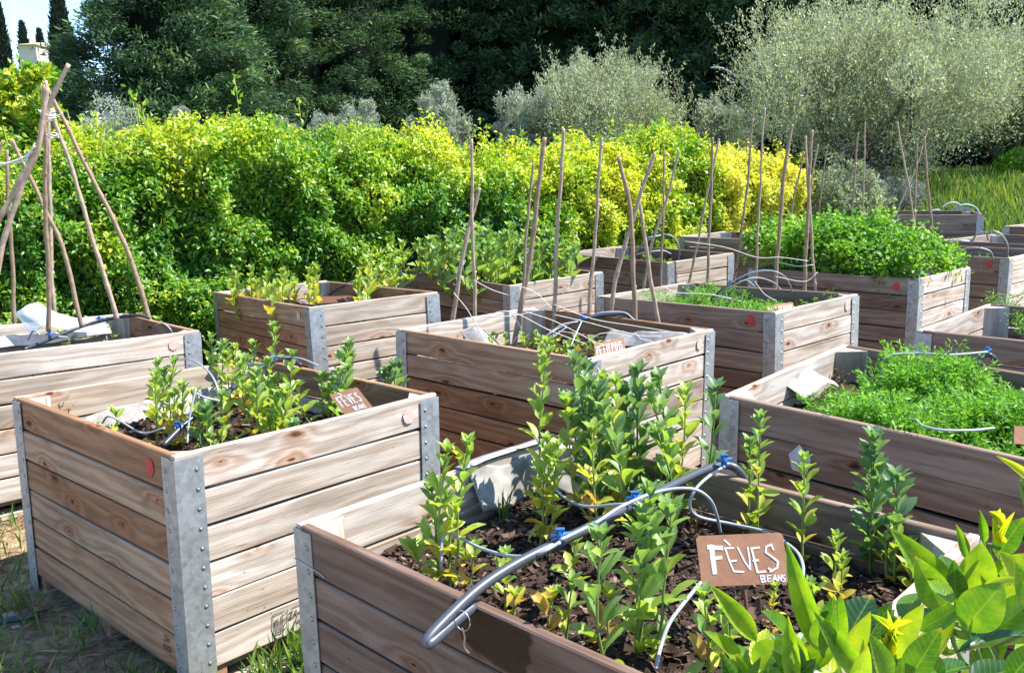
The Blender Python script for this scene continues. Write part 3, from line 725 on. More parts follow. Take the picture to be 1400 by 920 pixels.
hose_thing('irrigation_hose', 'black hose sloping through the bean plants of the left front box', [zz([(222, 610, .66), (255, 578, .71), (300, 545, .76), (345, 510, .80), (375, 493, .81), (396, 489, .80), (412, 500, .77)])],
    [zz([(240, 492, .80), (262, 492, .84), (285, 508, .85), (297, 530, .82), (298, 556, .74)]), zz([(268, 532, .84), (262, 556, .78), (258, 580, .72), (256, 606, .66)]), zz([(262, 535, .82), (280, 543, .80), (300, 548, .78)]),
     zz([(140, 578, .66), (148, 569, .70), (165, 576, .69), (195, 592, .67), (225, 585, .70)]), zz([(380, 488, .82), (410, 490, .83), (435, 500, .81)])], [at_z(243, 585, .70), at_z(372, 491, .82)], m_black_pipe, .0105, .0038)
hose_thing('irrigation_hose', 'black hose rising out of the feathery carrot tops at right', [zz([(1235, 580, .73), (1262, 560, .75), (1285, 538, .76), (1315, 512, .80), (1345, 487, .86), (1356, 487, .86), (1363, 496, .82)])],
    [zz([(1206, 527, .74), (1206, 500, .82), (1218, 486, .87), (1250, 483, .88), (1300, 485, .885), (1350, 481, .88)]), zz([(1240, 578, .77), (1252, 574, .80), (1262, 582, .80), (1290, 588, .80), (1330, 588, .80), (1359, 585, .79)])],
    [at_z(1350, 482, .875), at_z(1237, 578, .75)], m_black_pipe, .0095, .0042)
hose_thing('irrigation_hose', 'black hose arching low behind the twine of the centre box', [zz([(735, 470, .70), (762, 450, .76), (800, 436, .78), (835, 430, .80), (855, 429, .80), (862, 437, .76)])],
    [zz([(800, 436, .80), (820, 428, .84), (852, 427, .84), (868, 438, .80)]), zz([(795, 440, .80), (788, 455, .76), (780, 474, .70)]), zz([(775, 447, .79), (755, 462, .74), (738, 476, .70)])], [at_z(797, 436, .80)], m_black_pipe, .011, .004)
hose_thing('irrigation_hose', 'grey hose loop rising over box against the hedge', [zz([(450, 403, .72), (470, 390, .80), (495, 383, .83), (520, 385, .81), (535, 392, .76)])], [zz([(500, 378, .86), (520, 376, .88), (535, 382, .84)]), zz([(535, 408, .70), (539, 396, .80), (545, 388, .84)])], [at_z(497, 381, .84), at_z(533, 387, .82)], m_grey_pipe, .009, .004)
hose_thing('irrigation_hose', 'dark hose crossing the soil of the tepee box', [zz([(32, 478, .72), (70, 463, .74), (110, 447, .77), (150, 436, .80), (185, 431, .82), (205, 435, .80)])],
    [zz([(212, 446, .78), (222, 442, .82), (232, 449, .80), (236, 458, .76)]), zz([(38, 465, .72), (46, 452, .78), (55, 458, .76)]), zz([(80, 460, .8), (92, 462, .78), (96, 475, .72)])], [at_z(68, 459, .78), at_z(136, 438, .81)], m_black_pipe, .010, .004)
hose_thing('irrigation_hose', 'pale hose hoops over the feathery greens beside the red dot', [zz([(970, 412, .70), (985, 398, .78), (1003, 385, .86)])],
    [zz([(975, 409, .72), (1000, 387, .88), (1025, 374, .95), (1050, 370, .97), (1070, 376, .94), (1080, 390, .84), (1083, 402, .75)]), zz([(975, 410, .72), (1000, 392, .84), (1030, 380, .90), (1055, 385, .86), (1068, 396, .76)]), zz([(975, 412, .70), (990, 408, .73), (1010, 412, .72), (1020, 420, .68)]), zz([(1010, 385, .83), (1022, 384, .84), (1032, 392, .80)])], [at_z(998, 388, .86)], m_black_pipe, .009, .0042)
hose_thing('irrigation_hose', 'white hose hoops standing in the empty box by the hedge', [], [zz([(860, 352, .72), (872, 340, .84), (890, 327, .96), (912, 321, 1.02), (925, 330, .95), (929, 345, .84), (927, 357, .74)]), zz([(858, 352, .72), (880, 346, .80), (905, 343, .82), (917, 347, .78)]), zz([(867, 352, .74), (882, 328, .98), (903, 322, 1.02)])], (), m_black_pipe, .009, .0075)
hose_thing('irrigation_hose', 'thin white hoops inside the dark box behind the canes', [], [zz([(1017, 362, .72), (1022, 347, .85), (1032, 338, .93), (1043, 338, .93), (1050, 350, .82)]), zz([(1040, 332, .80), (1050, 321, .96), (1062, 318, 1.0), (1075, 324, .92)])], (), m_black_pipe, .009, .007)
hose_thing('irrigation_hose', 'tall white hoops bending over the box behind the celery', [], [zz([(1280, 350, .75), (1296, 337, .9), (1312, 330, .98), (1325, 330, .97)]), zz([(1298, 349, .74), (1312, 342, .82), (1335, 339, .86), (1352, 343, .82), (1358, 352, .74)]), zz([(1351, 328, .9), (1350, 320, 1.0), (1358, 316, 1.06), (1370, 322, 1.0), (1377, 335, .88), (1377, 352, .74)]), zz([(1328, 333, .9), (1335, 321, 1.02), (1349, 317, 1.06)])], [at_z(1327, 331, .96)], m_black_pipe, .009, .0085)
P12 = lambda pts: [at_y(x, y, 13.0) for x, y in pts]
hose_thing('irrigation_hose', 'cluster of pale hose hoops on the farthest box', [], [P12([(1268, 294), (1276, 288), (1285, 288), (1293, 294)]), P12([(1288, 284), (1298, 278), (1308, 278), (1316, 284)]), P12([(1296, 293), (1304, 285), (1318, 280), (1332, 283), (1340, 293)]), P12([(1300, 294), (1312, 286), (1324, 286), (1332, 293)])], (), m_black_pipe, .009, .014)
hose_thing('irrigation_hose', 'low pale hose arch over the second farthest box', [], [[at_y(x, y, 11.8) for x, y in [(1222, 313), (1225, 303), (1240, 301), (1252, 306), (1262, 316)]]], (), m_black_pipe, .009, .011)
hose_thing('irrigation_hose', 'pale hose bend in the box cut by the right edge', [], [[at_y(x, y, 10.9) for x, y in [(1392, 336), (1393, 324), (1397, 318), (1412, 314), (1430, 322)]]], (), m_black_pipe, .009, .011)

# ------------------------------------------------------------------ canes
def cane(key, pts, r, label, mat=m_cane, dy=0.0, base_z=None, group='bamboo canes', Y=None):
    """pts: photo pixels top..base; base stands on the soil"""
    z = (soilz(key) if base_z is None else base_z) - .04
    bx, by = pts[-1]; B = at_z(bx, by, z + .03) if Y is None else at_y(bx, by, Y); Y0 = B[1]
    n = len(pts); P = []
    Ls = [0.0]
    for a, b_ in zip(pts[:-1], pts[1:]): Ls.append(Ls[-1] + math.hypot(b_[0] - a[0], b_[1] - a[1]))
    for (x, y), l in zip(pts, Ls): P.append(at_y(x, y, Y0 + dy * (1 - l / Ls[-1])))
    P[-1] = B + np.array([0, 0, -.05]); P.insert(-1, B) if False else None
    S = smooth_path(P[::-1], 10); S = S[np.concatenate([[True], np.linalg.norm(np.diff(S, axis=0), axis=1) > 1e-4])]
    L = np.concatenate([[0], np.cumsum(np.linalg.norm(np.diff(S, axis=0), axis=1))]); tot = L[-1]
    k = max(12, int(tot / .02)); ss = np.linspace(0, tot, k); Q = np.stack([np.interp(ss, L, S[:, i]) for i in range(3)], 1)
    ph = random.random() * 9
    wob = np.stack([np.sin(ss * 9 + ph) * .0035 + np.sin(ss * 23 + ph) * .0015, np.cos(ss * 7 + ph) * .003, 0 * ss], 1); Q = Q + wob
    node = random.uniform(.13, .2); rr = r * 1.12 * (1.08 - .3 * ss / tot) * (1 + .22 * np.exp(-(((ss + ph) % node - node / 2) / .006) ** 2)) * (1 + .05 * np.sin(ss * 40 + ph))
    O = Q[0].copy(); mb = MB(); mb.tube(Q - O, rr, 8)
    # a few cut twig stubs
    for _ in range(random.randint(1, 3)):
        i = random.randint(k // 4, k - 3); d = np.array([random.uniform(-1, 1), random.uniform(-1, 1), .9]); d /= np.linalg.norm(d)
        mb.tube([Q[i] - O, Q[i] - O + d * r * random.uniform(2, 4)], [r * .5, r * .3], 6)
    o = mb.build('bamboo_cane', [mat]); o.location = O.tolist(); tag(o, label, 'cane', group); return o

T0 = 'cane tepee over the left edge box'
cane('b0', [(62, 118), (100, 190), (150, 292), (185, 370), (210, 457)], .0135, 'brown bent cane forming the right leg of the tepee', m_cane, .05)
cane('b0', [(70, 150), (100, 240), (130, 335), (158, 425)], .011, 'slim straight tepee cane just left of the bent right leg', m_cane_l, .0, Y=4.85)
cane('b0', [(62, 110), (68, 220), (69, 330), (76, 462)], .0115, 'thick upright cane down the middle of the tepee', m_cane_l, .1)
cane('b0', [(59, 116), (62, 230), (64, 330), (66, 440)], .0105, 'thinner upright cane touching the middle tepee cane', m_cane, -.1, Y=4.6)
cane('b0', [(95, 88), (70, 140), (50, 200), (22, 255), (-12, 330), (-40, 400)], .0115, 'leaning cane whose tip sticks out above the tepee', m_cane_l, .1, .72, Y=4.25)
cane('b0', [(66, 120), (52, 200), (35, 240), (12, 310), (-6, 385), (-14, 440)], .0115, 'grey leaning cane forming the left leg of the tepee', m_cane_l, .1, .72, Y=4.1)
cane('b0', [(18, 192), (40, 240), (62, 290), (90, 350), (110, 435)], .0105, 'thin cane slanting down right behind the tepee', m_cane, .0, Y=4.75)
cane('b0', [(9, 205), (12, 270), (15, 340), (22, 482)], .0105, 'thin upright cane left of the tepee', m_cane, .0)
cane('b0', [(2, 192), (-10, 260), (-22, 340), (-30, 470)], .0085, 'cane at the left photo edge leaning out of frame', m_cane, .0)
CG = 'bamboo canes of the pea box'
cane('b3', [(644, 190), (646, 300), (650, 470)], .010, 'upright cane at the left corner of the pea box', m_cane_l)
cane('b3', [(655, 257), (637, 330), (612, 462)], .0125, 'short thick cane leaning right at the left corner of the pea box', m_cane_l)
cane('b3', [(744, 188), (733, 290), (716, 400), (700, 478)], .0135, 'thick leaning cane right of the left corner pair in the pea box', m_cane)
cane('b3', [(728, 222), (722, 300), (716, 380), (710, 440)], .007, 'thin cane half hidden behind the thick leaning one', m_cane, Y=4.7)
cane('b3', [(771, 176), (763, 300), (755, 465)], .0105, 'tallest straight cane of the pea box', m_cane_l)
cane('b3', [(823, 188), (815, 300), (808, 390), (802, 464)], .0095, 'straight cane right of the tallest one with a lashed joint', m_cane_l)
cane('b3', [(846, 215), (860, 280), (866, 360), (869, 474)], .012, 'dark cane leaning left in the crossed trio', m_cane)
cane('b3', [(896, 208), (868, 290), (845, 370), (827, 468)], .012, 'cane leaning right across the crossed trio', m_cane_l, .02)
cane('b3', [(873, 272), (885, 350), (905, 460)], .011, 'lower straight cane in front of the crossed trio', m_cane_l, -.03)
cane('b3', [(820, 348), (811, 366), (806, 420)], .007, 'short broken cane lashed halfway up beside its neighbour', m_cane, 0)
cane('b6', [(908, 206), (907, 280), (903, 392)], .009, 'upright dark cane at left end of the red dot box', m_cane)
cane('b6', [(929, 205), (912, 270), (890, 340), (875, 410)], .0095, 'slanting cane crossing behind the left upright of the red dot box', m_cane_l)
cane('b6', [(975, 188), (971, 290), (966, 408)], .0105, 'dark upright cane beside a slanting partner in the red dot box', m_cane)
cane('b6', [(983, 190), (966, 270), (941, 388)], .0095, 'slanting partner of the dark upright cane', m_cane_l)
cane('b6', [(1029, 163), (1020, 270), (1002, 388)], .010, 'dark cane second from the tallest in the red dot box', m_cane)
cane('b6', [(1045, 148), (1039, 260), (1032, 405)], .0085, 'tallest thin cane of the red dot box', m_cane_l)
cane('b6', [(1082, 170), (1070, 260), (1058, 415)], .0135, 'thickest cane of the red dot box', m_cane)
cane('b6', [(1099, 208), (1082, 290), (1066, 390)], .0085, 'cane slanting behind the thickest one', m_cane)
cane('b6', [(1110, 178), (1104, 300), (1099, 420)], .0115, 'upright cane of the right hand bunch by the celery', m_cane)
cane('b6', [(1101, 186), (1108, 300), (1117, 412)], .009, 'light cane leaning left in the right hand bunch', m_cane_l)
cane('b6', [(1119, 198), (1108, 260), (1098, 380)], .008, 'grey cane leaning right in the right hand bunch', m_cane_l)
cane('b8', [(1132, 198), (1124, 250), (1116, 330)], .0095, 'short cane at the left edge of the celery', m_cane)
cane('b8', [(1173, 182), (1167, 260), (1162, 340)], .012, 'dark cane standing in the middle of the celery', m_cane)
cane('b8', [(1183, 167), (1181, 250), (1178, 330)], .009, 'taller pale cane just right of the middle celery cane', m_cane_l)
cane('b8', [(1226, 167), (1243, 260), (1259, 362)], .0095, 'whitish cane leaning left at the right end of the celery', m_cane_l)
cane('b8', [(1254, 189), (1251, 280), (1248, 362)], .0095, 'upright cane between two leaning ones at the right end of celery', m_cane)
cane('b8', [(1263, 187), (1270, 270), (1281, 376)], .0105, 'brown cane at the corner of the celery box', m_cane)
cane('b8', [(1269, 176), (1252, 230), (1226, 290), (1210, 330)], .009, 'grey cane slanting far left behind the others', m_cane_l, .3)

# twine
def twine(lines, r, label, loc=None, mat=m_string):
    mb = MB(); O = np.array(lines[0][0])
    for L in lines: mb.tube(smooth_path([np.array(q) - O for q in L], 5), r, 5)
    o = mb.build('twine', [mat]); o.location = O.tolist(); tag(o, label, 'twine', 'twine tied round the canes'); return o
def yl(pts, y, sag=0): return [at_y(a, b_, y) for a, b_ in pts]
Y3 = 4.45
tw = [yl([(648, 383), (672, 396), (700, 405)], Y3 + .25), yl([(613, 440), (648, 433), (700, 432), (755, 420)], Y3), yl([(757, 416), (810, 436), (870, 446), (945, 458)], Y3), yl([(757, 430), (800, 440), (870, 458), (905, 460)], Y3 - .1),
      yl([(713, 392), (735, 402), (757, 425)], Y3), yl([(640, 452), (690, 425), (752, 452), (800, 470)], Y3 - .15), yl([(648, 440), (660, 463), (650, 475)], Y3 - .1), yl([(700, 430), (712, 450), (700, 470)], Y3 - .15),
      yl([(735, 470), (765, 445), (790, 440)], Y3 - .2), yl([(620, 400), (640, 425), (655, 455)], Y3), yl([(868, 455), (880, 470), (869, 476)], Y3 - .2), yl([(800, 470), (830, 455), (905, 470)], Y3 - .2), yl([(715, 425), (760, 440), (820, 470), (865, 480)], Y3 - .25)]
twine(tw, .002, 'tangled pale twine strung between canes of the pea box')
twine([yl([(936, 330), (990, 338), (1035, 352), (1068, 352), (1105, 357)], 5.6), yl([(1062, 358), (1090, 364), (1112, 362)], 5.6), yl([(1060, 378), (1100, 385), (1118, 372)], 5.3), yl([(905, 390), (925, 400), (965, 402), (1000, 408)], 5.2), yl([(1032, 385), (1045, 402), (1062, 412)], 5.3)], .0022, 'loose twine strung between canes of the red dot box')
tp = at_y(70, 158, 4.45)
def wrap(c, rx, n=4, dz=.012):
    return [c + np.array([rx * math.cos(a), rx * .9 * math.sin(a), dz * a / 6.28 - dz * n / 2 + .004 * math.sin(a * 2.3)]) for a in np.linspace(0, 6.28 * n, 14 * n)]
c1 = at_y(66, 158, 4.42); c2 = at_y(72, 186, 4.42)
bow = [at_y(x, y, 4.3) for x, y in [(66, 158), (56, 154), (52, 150)]]; b3_ = [at_y(x, y, 4.3) for x, y in [(66, 160), (80, 158), (86, 155)]]
mbb = [wrap(c1, .032, 5, .010), wrap(c2, .026, 2, .010), bow, b3_]
twine(mbb, .003, 'white twine binding the top of the cane tepee')
twine([[at_y(x, y, 4.3) for x, y in [(-20, 232), (0, 226), (18, 221), (35, 214), (48, 200)]], [at_y(x, y, 4.3) for x, y in [(-20, 222), (2, 224), (30, 221), (44, 207)]]], .0045, 'white twine running off the left edge from the tepee')

# ------------------------------------------------------------------ signs
def sign(label, corners, y_bot, y_top, lettering, base, stroke=None, stake=True, mat=m_rust):
    """corners in photo px TL,TR,BR,BL; real rusty plate on a stake"""
    TL, TR, BR, BL = [at_y(corners[i][0], corners[i][1], (y_top, y_top, y_bot, y_bot)[i]) for i in range(4)]
    O = (BL + BR) / 2; root = empty('plant_sign', O, label, 'plant sign', 'rusty plant signs in the boxes')
    ux = (BR - BL); uy = ((TL - BL) + (TR - BR)) / 2; nn = np.cross(ux, uy); nn /= np.linalg.norm(nn)
    if nn @ (CAM - O) < 0: nn = -nn
    th = .0022; ch = .06
    def P(u, v): return BL + ux * u + uy * v - O
    ring = [(ch * .6, 0), (1 - ch * .6, 0), (1, ch), (1, 1 - ch), (1 - ch * .6, 1), (ch * .6, 1), (0, 1 - ch), (0, ch)]
    mb = MB(); f = [P(u, v) for u, v in ring]; b_ = [p - nn * th for p in f]; n = 8
    mb.add(f + b_, [tuple(range(n)), tuple(range(2 * n - 1, n - 1, -1))] + [(i, n + i, n + (i + 1) % n, (i + 1) % n) for i in range(n)])
    plate = mb.build('plate', [mat], root)
    if lettering:
        mb = MB(); strokes_mesh(mb, lettering, 1, 1, (P(0, 0), ux, uy, nn)) if False else None
        W_ = np.linalg.norm(ux); H_ = np.linalg.norm(uy)
        fr = (P(0, 0), ux / W_, uy / H_, nn)
        for w_, ls in lettering:
            strokes_mesh(mb, [[(x * W_, y * H_) for x, y in l] for l in ls], w_ * H_, .0009, fr)
        mb.build('lettering', [m_paint], plate)
    if stake:
        bp = at_z(base[0], base[1], base[2]) - O; tp_ = P(.5, .35) - nn * (th + .004)
        mb = MB(); d = bp - tp_; mb.tube([tp_, tp_ + d * .5, bp + [0, 0, -.03]], .0042, 7); mb.build('stake', [m_rust_d], root)
    return root
# near sign, strokes traced on the plate (u right, v up)
def uvp(x, y):   # crop pixels of the plate -> (u,v)
    ax, ay = x - 145, y - 190; Mx = np.array([[1040, 92], [-40, 560]]); u, v = np.linalg.solve(Mx, [ax, ay]); return (u, 1 - v)
tr = lambda L: [[uvp(*p) for p in l] for l in L]
thick = tr([[(330, 300), (345, 420), (380, 600)], [(300, 315), (460, 322)], [(350, 440), (455, 428)], [(345, 300), (350, 380), (385, 595)]])
thin = tr([[(600, 322), (500, 325), (560, 480), (610, 580), (725, 585)], [(560, 470), (635, 462)], [(490, 235), (555, 290)], [(650, 318), (740, 480), (805, 560), (790, 420), (770, 318)],
           [(905, 318), (815, 328), (850, 450), (890, 590), (985, 580)], [(835, 462), (900, 458)], [(1075, 340), (1050, 285), (990, 310), (985, 370), (1060, 420), (1130, 470), (1125, 540), (1060, 575), (1020, 545)], [(1040, 585), (1060, 560)]])
beans = tr([[(925, 630), (945, 700), (985, 690), (975, 665), (940, 665), (975, 650), (965, 625), (925, 630)], [(1050, 622), (1005, 628), (1015, 690), (1062, 686)], [(1010, 658), (1050, 655)], [(1075, 690), (1095, 620), (1125, 683)], [(1085, 665), (1115, 662)], [(1140, 685), (1135, 622), (1175, 680), (1172, 615)], [(1215, 620), (1188, 630), (1192, 650), (1220, 660), (1218, 685), (1190, 690)]])
yb = at_z(1027, 862, soilz('b2'))[1]
sign('brown plate lettered FÈVES BEANS in the nearest box', [(948, 732), (1073, 728), (1080, 797), (960, 802)], yb - .03, yb + .01, [(.075, thick), (.036, thin), (.024, beans)], (1025, 885, soilz('b2')))
y1 = at_z(478, 572, .70)[1]
fe = text_lines('FEVES', .12, .38, .115, .42, .35)
sign('tilted brown plate lettered FÈVES in the left front box', [(451, 541), (487, 528), (510, 557), (472, 568)], y1 - .02, y1 + .03, [(.035, fe), (.035, [[(.28, .98), (.36, .87)]]), (.028, text_lines('BEANS', .42, .08, .06, .18, .4))], (485, 580, .62), stake=True)
m_dryleaf = m_ink
# dark dried leaf in front of it
y3 = at_z(830, 486, .72)[1]
pp = text_lines('PETIT', .06, .22, .075, .56, .38, .02) + text_lines('POIS', .57, .22, .075, .56, .38, .02)
sign('brown plate lettered PETIT POIS in the centre pea box', [(812, 468), (852, 464), (856, 480), (815, 490)], y3 - .04, y3 + .02, [(.05, pp)], (835, 495, .64))
y6 = at_z(1065, 424, .74)[1]
sign('brown plate lettered PETIT POIS tucked in the red dot box corner', [(1048, 418), (1083, 413), (1087, 425), (1050, 430)], y6 + .05, y6 + .1, [(.06, text_lines('PETIT', .06, .2, .09, .5, .3) + text_lines('POIS', .62, .2, .075, .5, .25))], (1068, 432, .66))
y8 = at_z(1253, 378, .78)[1]
sign('faded pinkish plate leaning in the celery box', [(1232, 361), (1267, 360), (1275, 377), (1238, 378)], y8 + .05, y8 + .12, [(.07, text_lines('CELERI', .18, .42, .075, .35, .3))], (1256, 385, .66), mat=m_pink)
y4 = at_z(462, 412, .76)[1]
sign('dark unlettered back of a plate in the box against the hedge', [(433, 406), (480, 404), (481, 413), (432, 415)], y4 + .0, y4 + .08, None, (456, 418, .66), mat=m_rust_d)
y9 = at_z(1392, 600, .80)[1]
sign('brown plate corner among carrot tops at right edge', [(1388, 587), (1440, 583), (1440, 612), (1386, 606)], y9, y9 + .02, None, (1415, 618, .66))

# ------------------------------------------------------------------ plants
tpl_bean = leaf_tpl(5, .43, .28, .22, .5, .55)
tpl_small = leaf_tpl(2, .6, .25, .15)
tpl_tiny = leaf_tpl(1 + 1, .5, .2, .1)
def bean(key, base, top, label, yellow=.4, leaf=.05, full=1.0, stems=1, spread=.02, dy=0., curve=0.0, group='bean plants', dark=0.0, far=False, base_w=None):
    leaf = leaf * (1.05 if not far else 1.45)
    z = soilz(key)
    B = at_z(base[0], base[1], z) if base_w is None else np.array(base_w, float)
    Tp = at_y(top[0], top[1], B[1] + dy) if top is not None else B + np.array([rng.normal() * .04, rng.normal() * .04, full])
    root = empty('bean_plant', B, label, 'bean plant', group)
    mb = MB(); lf = Leaves(); tp_ = tpl_small if far else tpl_bean
    for s in range(stems):
        o = np.array([rng.normal() * spread, rng.normal() * spread, 0]) if s else np.zeros(3)
        tt = (Tp - B) * (1 if s == 0 else rng.uniform(.7, .98)) + o * 2.2
        mid = tt * .5 + o + np.array([curve, rng.normal() * .006, 0])
        P = smooth_path([o + [0, 0, -.02], mid * [1, 1, .5] * .9 + [0, 0, 0], mid, tt], 6); L = np.concatenate([[0], np.cumsum(np.linalg.norm(np.diff(P, axis=0), axis=1))]); tot = L[-1]
        mb.tube(P, np.linspace(.0042, .002, len(P)) * (1.3 if far else 1) * (leaf / .05) ** .5, 5, tint=min(1, yellow * .8))
        step = leaf * (.42 if not far else .5)
        ang = rng.uniform(0, 6.28); k = 0; t0 = .10 * tot
        while t0 < tot:
            u = t0 / tot; p = np.array([np.interp(t0, L, P[:, i]) for i in range(3)])
            ang += math.pi * .82 + rng.normal() * .35; out = np.array([math.cos(ang), math.sin(ang), 0])
            nl = 2 if u < .8 else 3
            size = leaf * (.62 + .55 * math.sin(math.pi * min(u * .9 + .12, 1))) * rng.uniform(.8, 1.15) * (.75 if u > .93 else 1)
            upw = .85 + 1.4 * u
            pet = out * .28 + np.array([0, 0, .3 + .4 * u]); pe = p + pet * size * .45
            mb.tube([p, pe], .0012 * (leaf / .05), 4, tint=yellow * .7)
            for q in range(nl):
                a2 = ang + (q - (nl - 1) / 2) * 1.15 + rng.normal() * .2
                d = np.array([math.cos(a2), math.sin(a2), upw + rng.normal() * .5 - (.3 if rng.random() < .14 else 0)]); d /= np.linalg.norm(d)
                nn = np.array([-math.cos(a2) * .55, -math.sin(a2) * .55, .9]) + rng.normal(size=3) * .45
                yl_ = .17 + yellow * (1.4 - 1.0 * u) + rng.normal() * .10 - dark * .12 + (.12 if u > .93 else 0)
                if rng.random() < .05 * yellow * (1.3 - u): yl_ = .95
                lf.add(tp_, pe[None], d[None], nn[None], size, np.clip(yl_, 0, 1))
            t0 += step * rng.uniform(.75, 1.3) * (1.55 - .75 * u); k += 1
        # tip rosette
        for q in range(5):
            a2 = ang + q * 1.26; d = np.array([math.cos(a2) * .5, math.sin(a2) * .5, 1]); nn = np.array([-math.cos(a2), -math.sin(a2), .4])
            lf.add(tp_, (tt - [0, 0, leaf * .2])[None], d[None], nn[None], leaf * rng.uniform(.55, .85), np.clip(yellow * .6 + .1 + rng.normal() * .07 - dark * .12, 0, 1))
    mb.build('stem', [m_stem], root); lf.build('foliage', m_bean, root)
    return root

G2 = 'bean plants of the nearest box'
for a in [
 ((603, 790), (590, 668), 'broad leaved bean plant leaning over the left rim of the nearest box', dict(yellow=.38, leaf=.058, stems=2, spread=.012)),
 ((585, 792), (562, 745), 'low bean shoot hanging onto the left rim of the nearest box', dict(yellow=.6, leaf=.055)),
 ((613, 797), (640, 606), 'tall yellowish bean plant near the left corner of the nearest box', dict(yellow=.58, leaf=.05, stems=2, spread=.01)),
 ((640, 798), (652, 745), 'tiny bean seedling right of the tall yellowish plant', dict(yellow=.5, leaf=.035)),
 ((737, 745), (748, 600), 'upright yellow-green bean plant before the white liner', dict(yellow=.62, leaf=.045, stems=3, spread=.012)),
 ((728, 700), (748, 468), 'tallest thin bean plant in the back corner of nearest box', dict(yellow=.42, leaf=.052, full=.8)),
 ((820, 700), (785, 492), 'dark green bushy bean plant in the back corner', dict(yellow=.16, leaf=.066, stems=5, spread=.045, dark=.6)),
 ((845, 715), (842, 520), 'bushy bean plant with yellow pods amid the back corner clump', dict(yellow=.68, leaf=.058, stems=5, spread=.035)),
 ((872, 700), (872, 508), 'blue-green bean plant right of the yellow one', dict(yellow=.12, leaf=.066, stems=5, spread=.05, dark=.8)),
 ((925, 712), (888, 530), 'bean plant leaning left at the right end of the clump', dict(yellow=.25, leaf=.06, stems=3, spread=.03, curve=.01)),
 ((815, 698), (832, 640), 'small leafy bean shoot below the dark clump', dict(yellow=.35, leaf=.04, stems=2)),
 ((690, 830), (692, 758), 'small bean shoot left of the grey hose', dict(yellow=.5, leaf=.04)),
 ((782, 815), (786, 742), 'small yellow-green bean shoot under the middle of hose', dict(yellow=.55, leaf=.042)),
 ((868, 900), (890, 672), 'dense columnar bean plant right of the hose middle', dict(yellow=.3, leaf=.06, stems=5, spread=.018)),
 ((742, 862), (758, 812), 'withered orange-yellow bean plant in the front soil', dict(yellow=1.0, leaf=.05)),
 ((700, 835), (706, 812), 'two yellow leaves fallen low by the left rim', dict(yellow=.85, leaf=.04)),
 ((772, 870), (783, 795), 'green bean shoot beside the withered one', dict(yellow=.35, leaf=.042)),
 ((828, 880), (832, 815), 'brown dying bean plant left of the dense column', dict(yellow=1.0, leaf=.045)),
 ((975, 945), (962, 812), 'bean plant in front of the sign at its left', dict(yellow=.5, leaf=.045, stems=2, spread=.008)),
 ((1035, 745), (1040, 568), 'tall bean plant behind the top edge of the sign', dict(yellow=.42, leaf=.046, stems=2, spread=.008)),
 ((1098, 775), (1100, 628), 'slender pale bean plant right of the sign with bare stalk', dict(yellow=.55, leaf=.046)),
 ((1192, 785), (1196, 598), 'stout blue-green bean plant near the right corner', dict(yellow=.12, leaf=.056, stems=4, spread=.014, dark=.7)),
 ((1140, 815), (1143, 735), 'small drooping bean plant between slender and stout ones', dict(yellow=.65, leaf=.036, stems=2)),
 ((1225, 800), (1222, 715), 'yellow-green bean plant right of the stout one', dict(yellow=.65, leaf=.04, stems=2)),
 ((1255, 830), (1240, 760), 'low bean plant half hidden by citrus leaves', dict(yellow=.55, leaf=.042, stems=2)),
 ((1056, 875), (1060, 800), 'dried up bean stalk under the sign plate', dict(yellow=1.0, leaf=.02)),
 ((1110, 850), (1108, 800), 'small shoot behind the sword shaped citrus leaf', dict(yellow=.5, leaf=.04)),
]: bean('b2', a[0], a[1], a[2], group=G2, **a[3])
G1 = 'bean plants of the left front box'
for a in [
 ((162, 597), (158, 572), 'lowest bean seedling near the left corner of left box', dict(yellow=.5, leaf=.045)),
 ((213, 612), (212, 522), 'yellowish bean plant furthest left in the left front box', dict(yellow=.62, leaf=.05, stems=3, spread=.02)),
 ((228, 590), (238, 500), 'bean plant behind the furthest left one', dict(yellow=.45, leaf=.05, stems=2, spread=.02)),
 ((285, 545), (290, 468), 'green bean plant at the back wall of left front box', dict(yellow=.3, leaf=.052, stems=2, spread=.025)),
 ((322, 548), (322, 480), 'bean plant with yellow foot left of the tall tip', dict(yellow=.6, leaf=.048, stems=2, spread=.015)),
 ((375, 535), (375, 450), 'bean plant whose tip rises above the back rim', dict(yellow=.42, leaf=.05)),
 ((282, 618), (283, 565), 'low blue-green bean plant by the front rim', dict(yellow=.15, leaf=.055, stems=2, spread=.012, dark=.4)),
 ((302, 615), (305, 585), 'tiny bean seedling beside the low blue-green one', dict(yellow=.5, leaf=.04)),
 ((348, 600), (352, 515), 'full bean plant with yellow base in the middle', dict(yellow=.5, leaf=.055, stems=4, spread=.022)),
 ((336, 565), (334, 535), 'small yellow bean plant under the black hose', dict(yellow=.75, leaf=.04)),
 ((392, 590), (400, 492), 'tall bean plant right of the full middle one', dict(yellow=.42, leaf=.055, stems=3, spread=.02)),
 ((385, 608), (388, 575), 'low leafy bean seedling at the front rim', dict(yellow=.4, leaf=.045, stems=2)),
 ((442, 570), (440, 520), 'bean plant left of the tilted sign', dict(yellow=.42, leaf=.05, stems=3, spread=.02)),
 ((462, 570), (475, 478), 'large green bean plant behind the tilted sign', dict(yellow=.25, leaf=.058, stems=3, spread=.025)),
 ((540, 555), (540, 505), 'compact blue-green bean plant at the right corner', dict(yellow=.12, leaf=.055, stems=3, spread=.015, dark=.5)),
]: bean('b1', a[0], (a[1][0], a[1][1] - 6), a[2], group=G1, **dict(a[3], stems=a[3].get('stems', 1) + 1, spread=a[3].get('spread', .012) * 1.7 + .006, leaf=a[3]['leaf'] * 1.02))
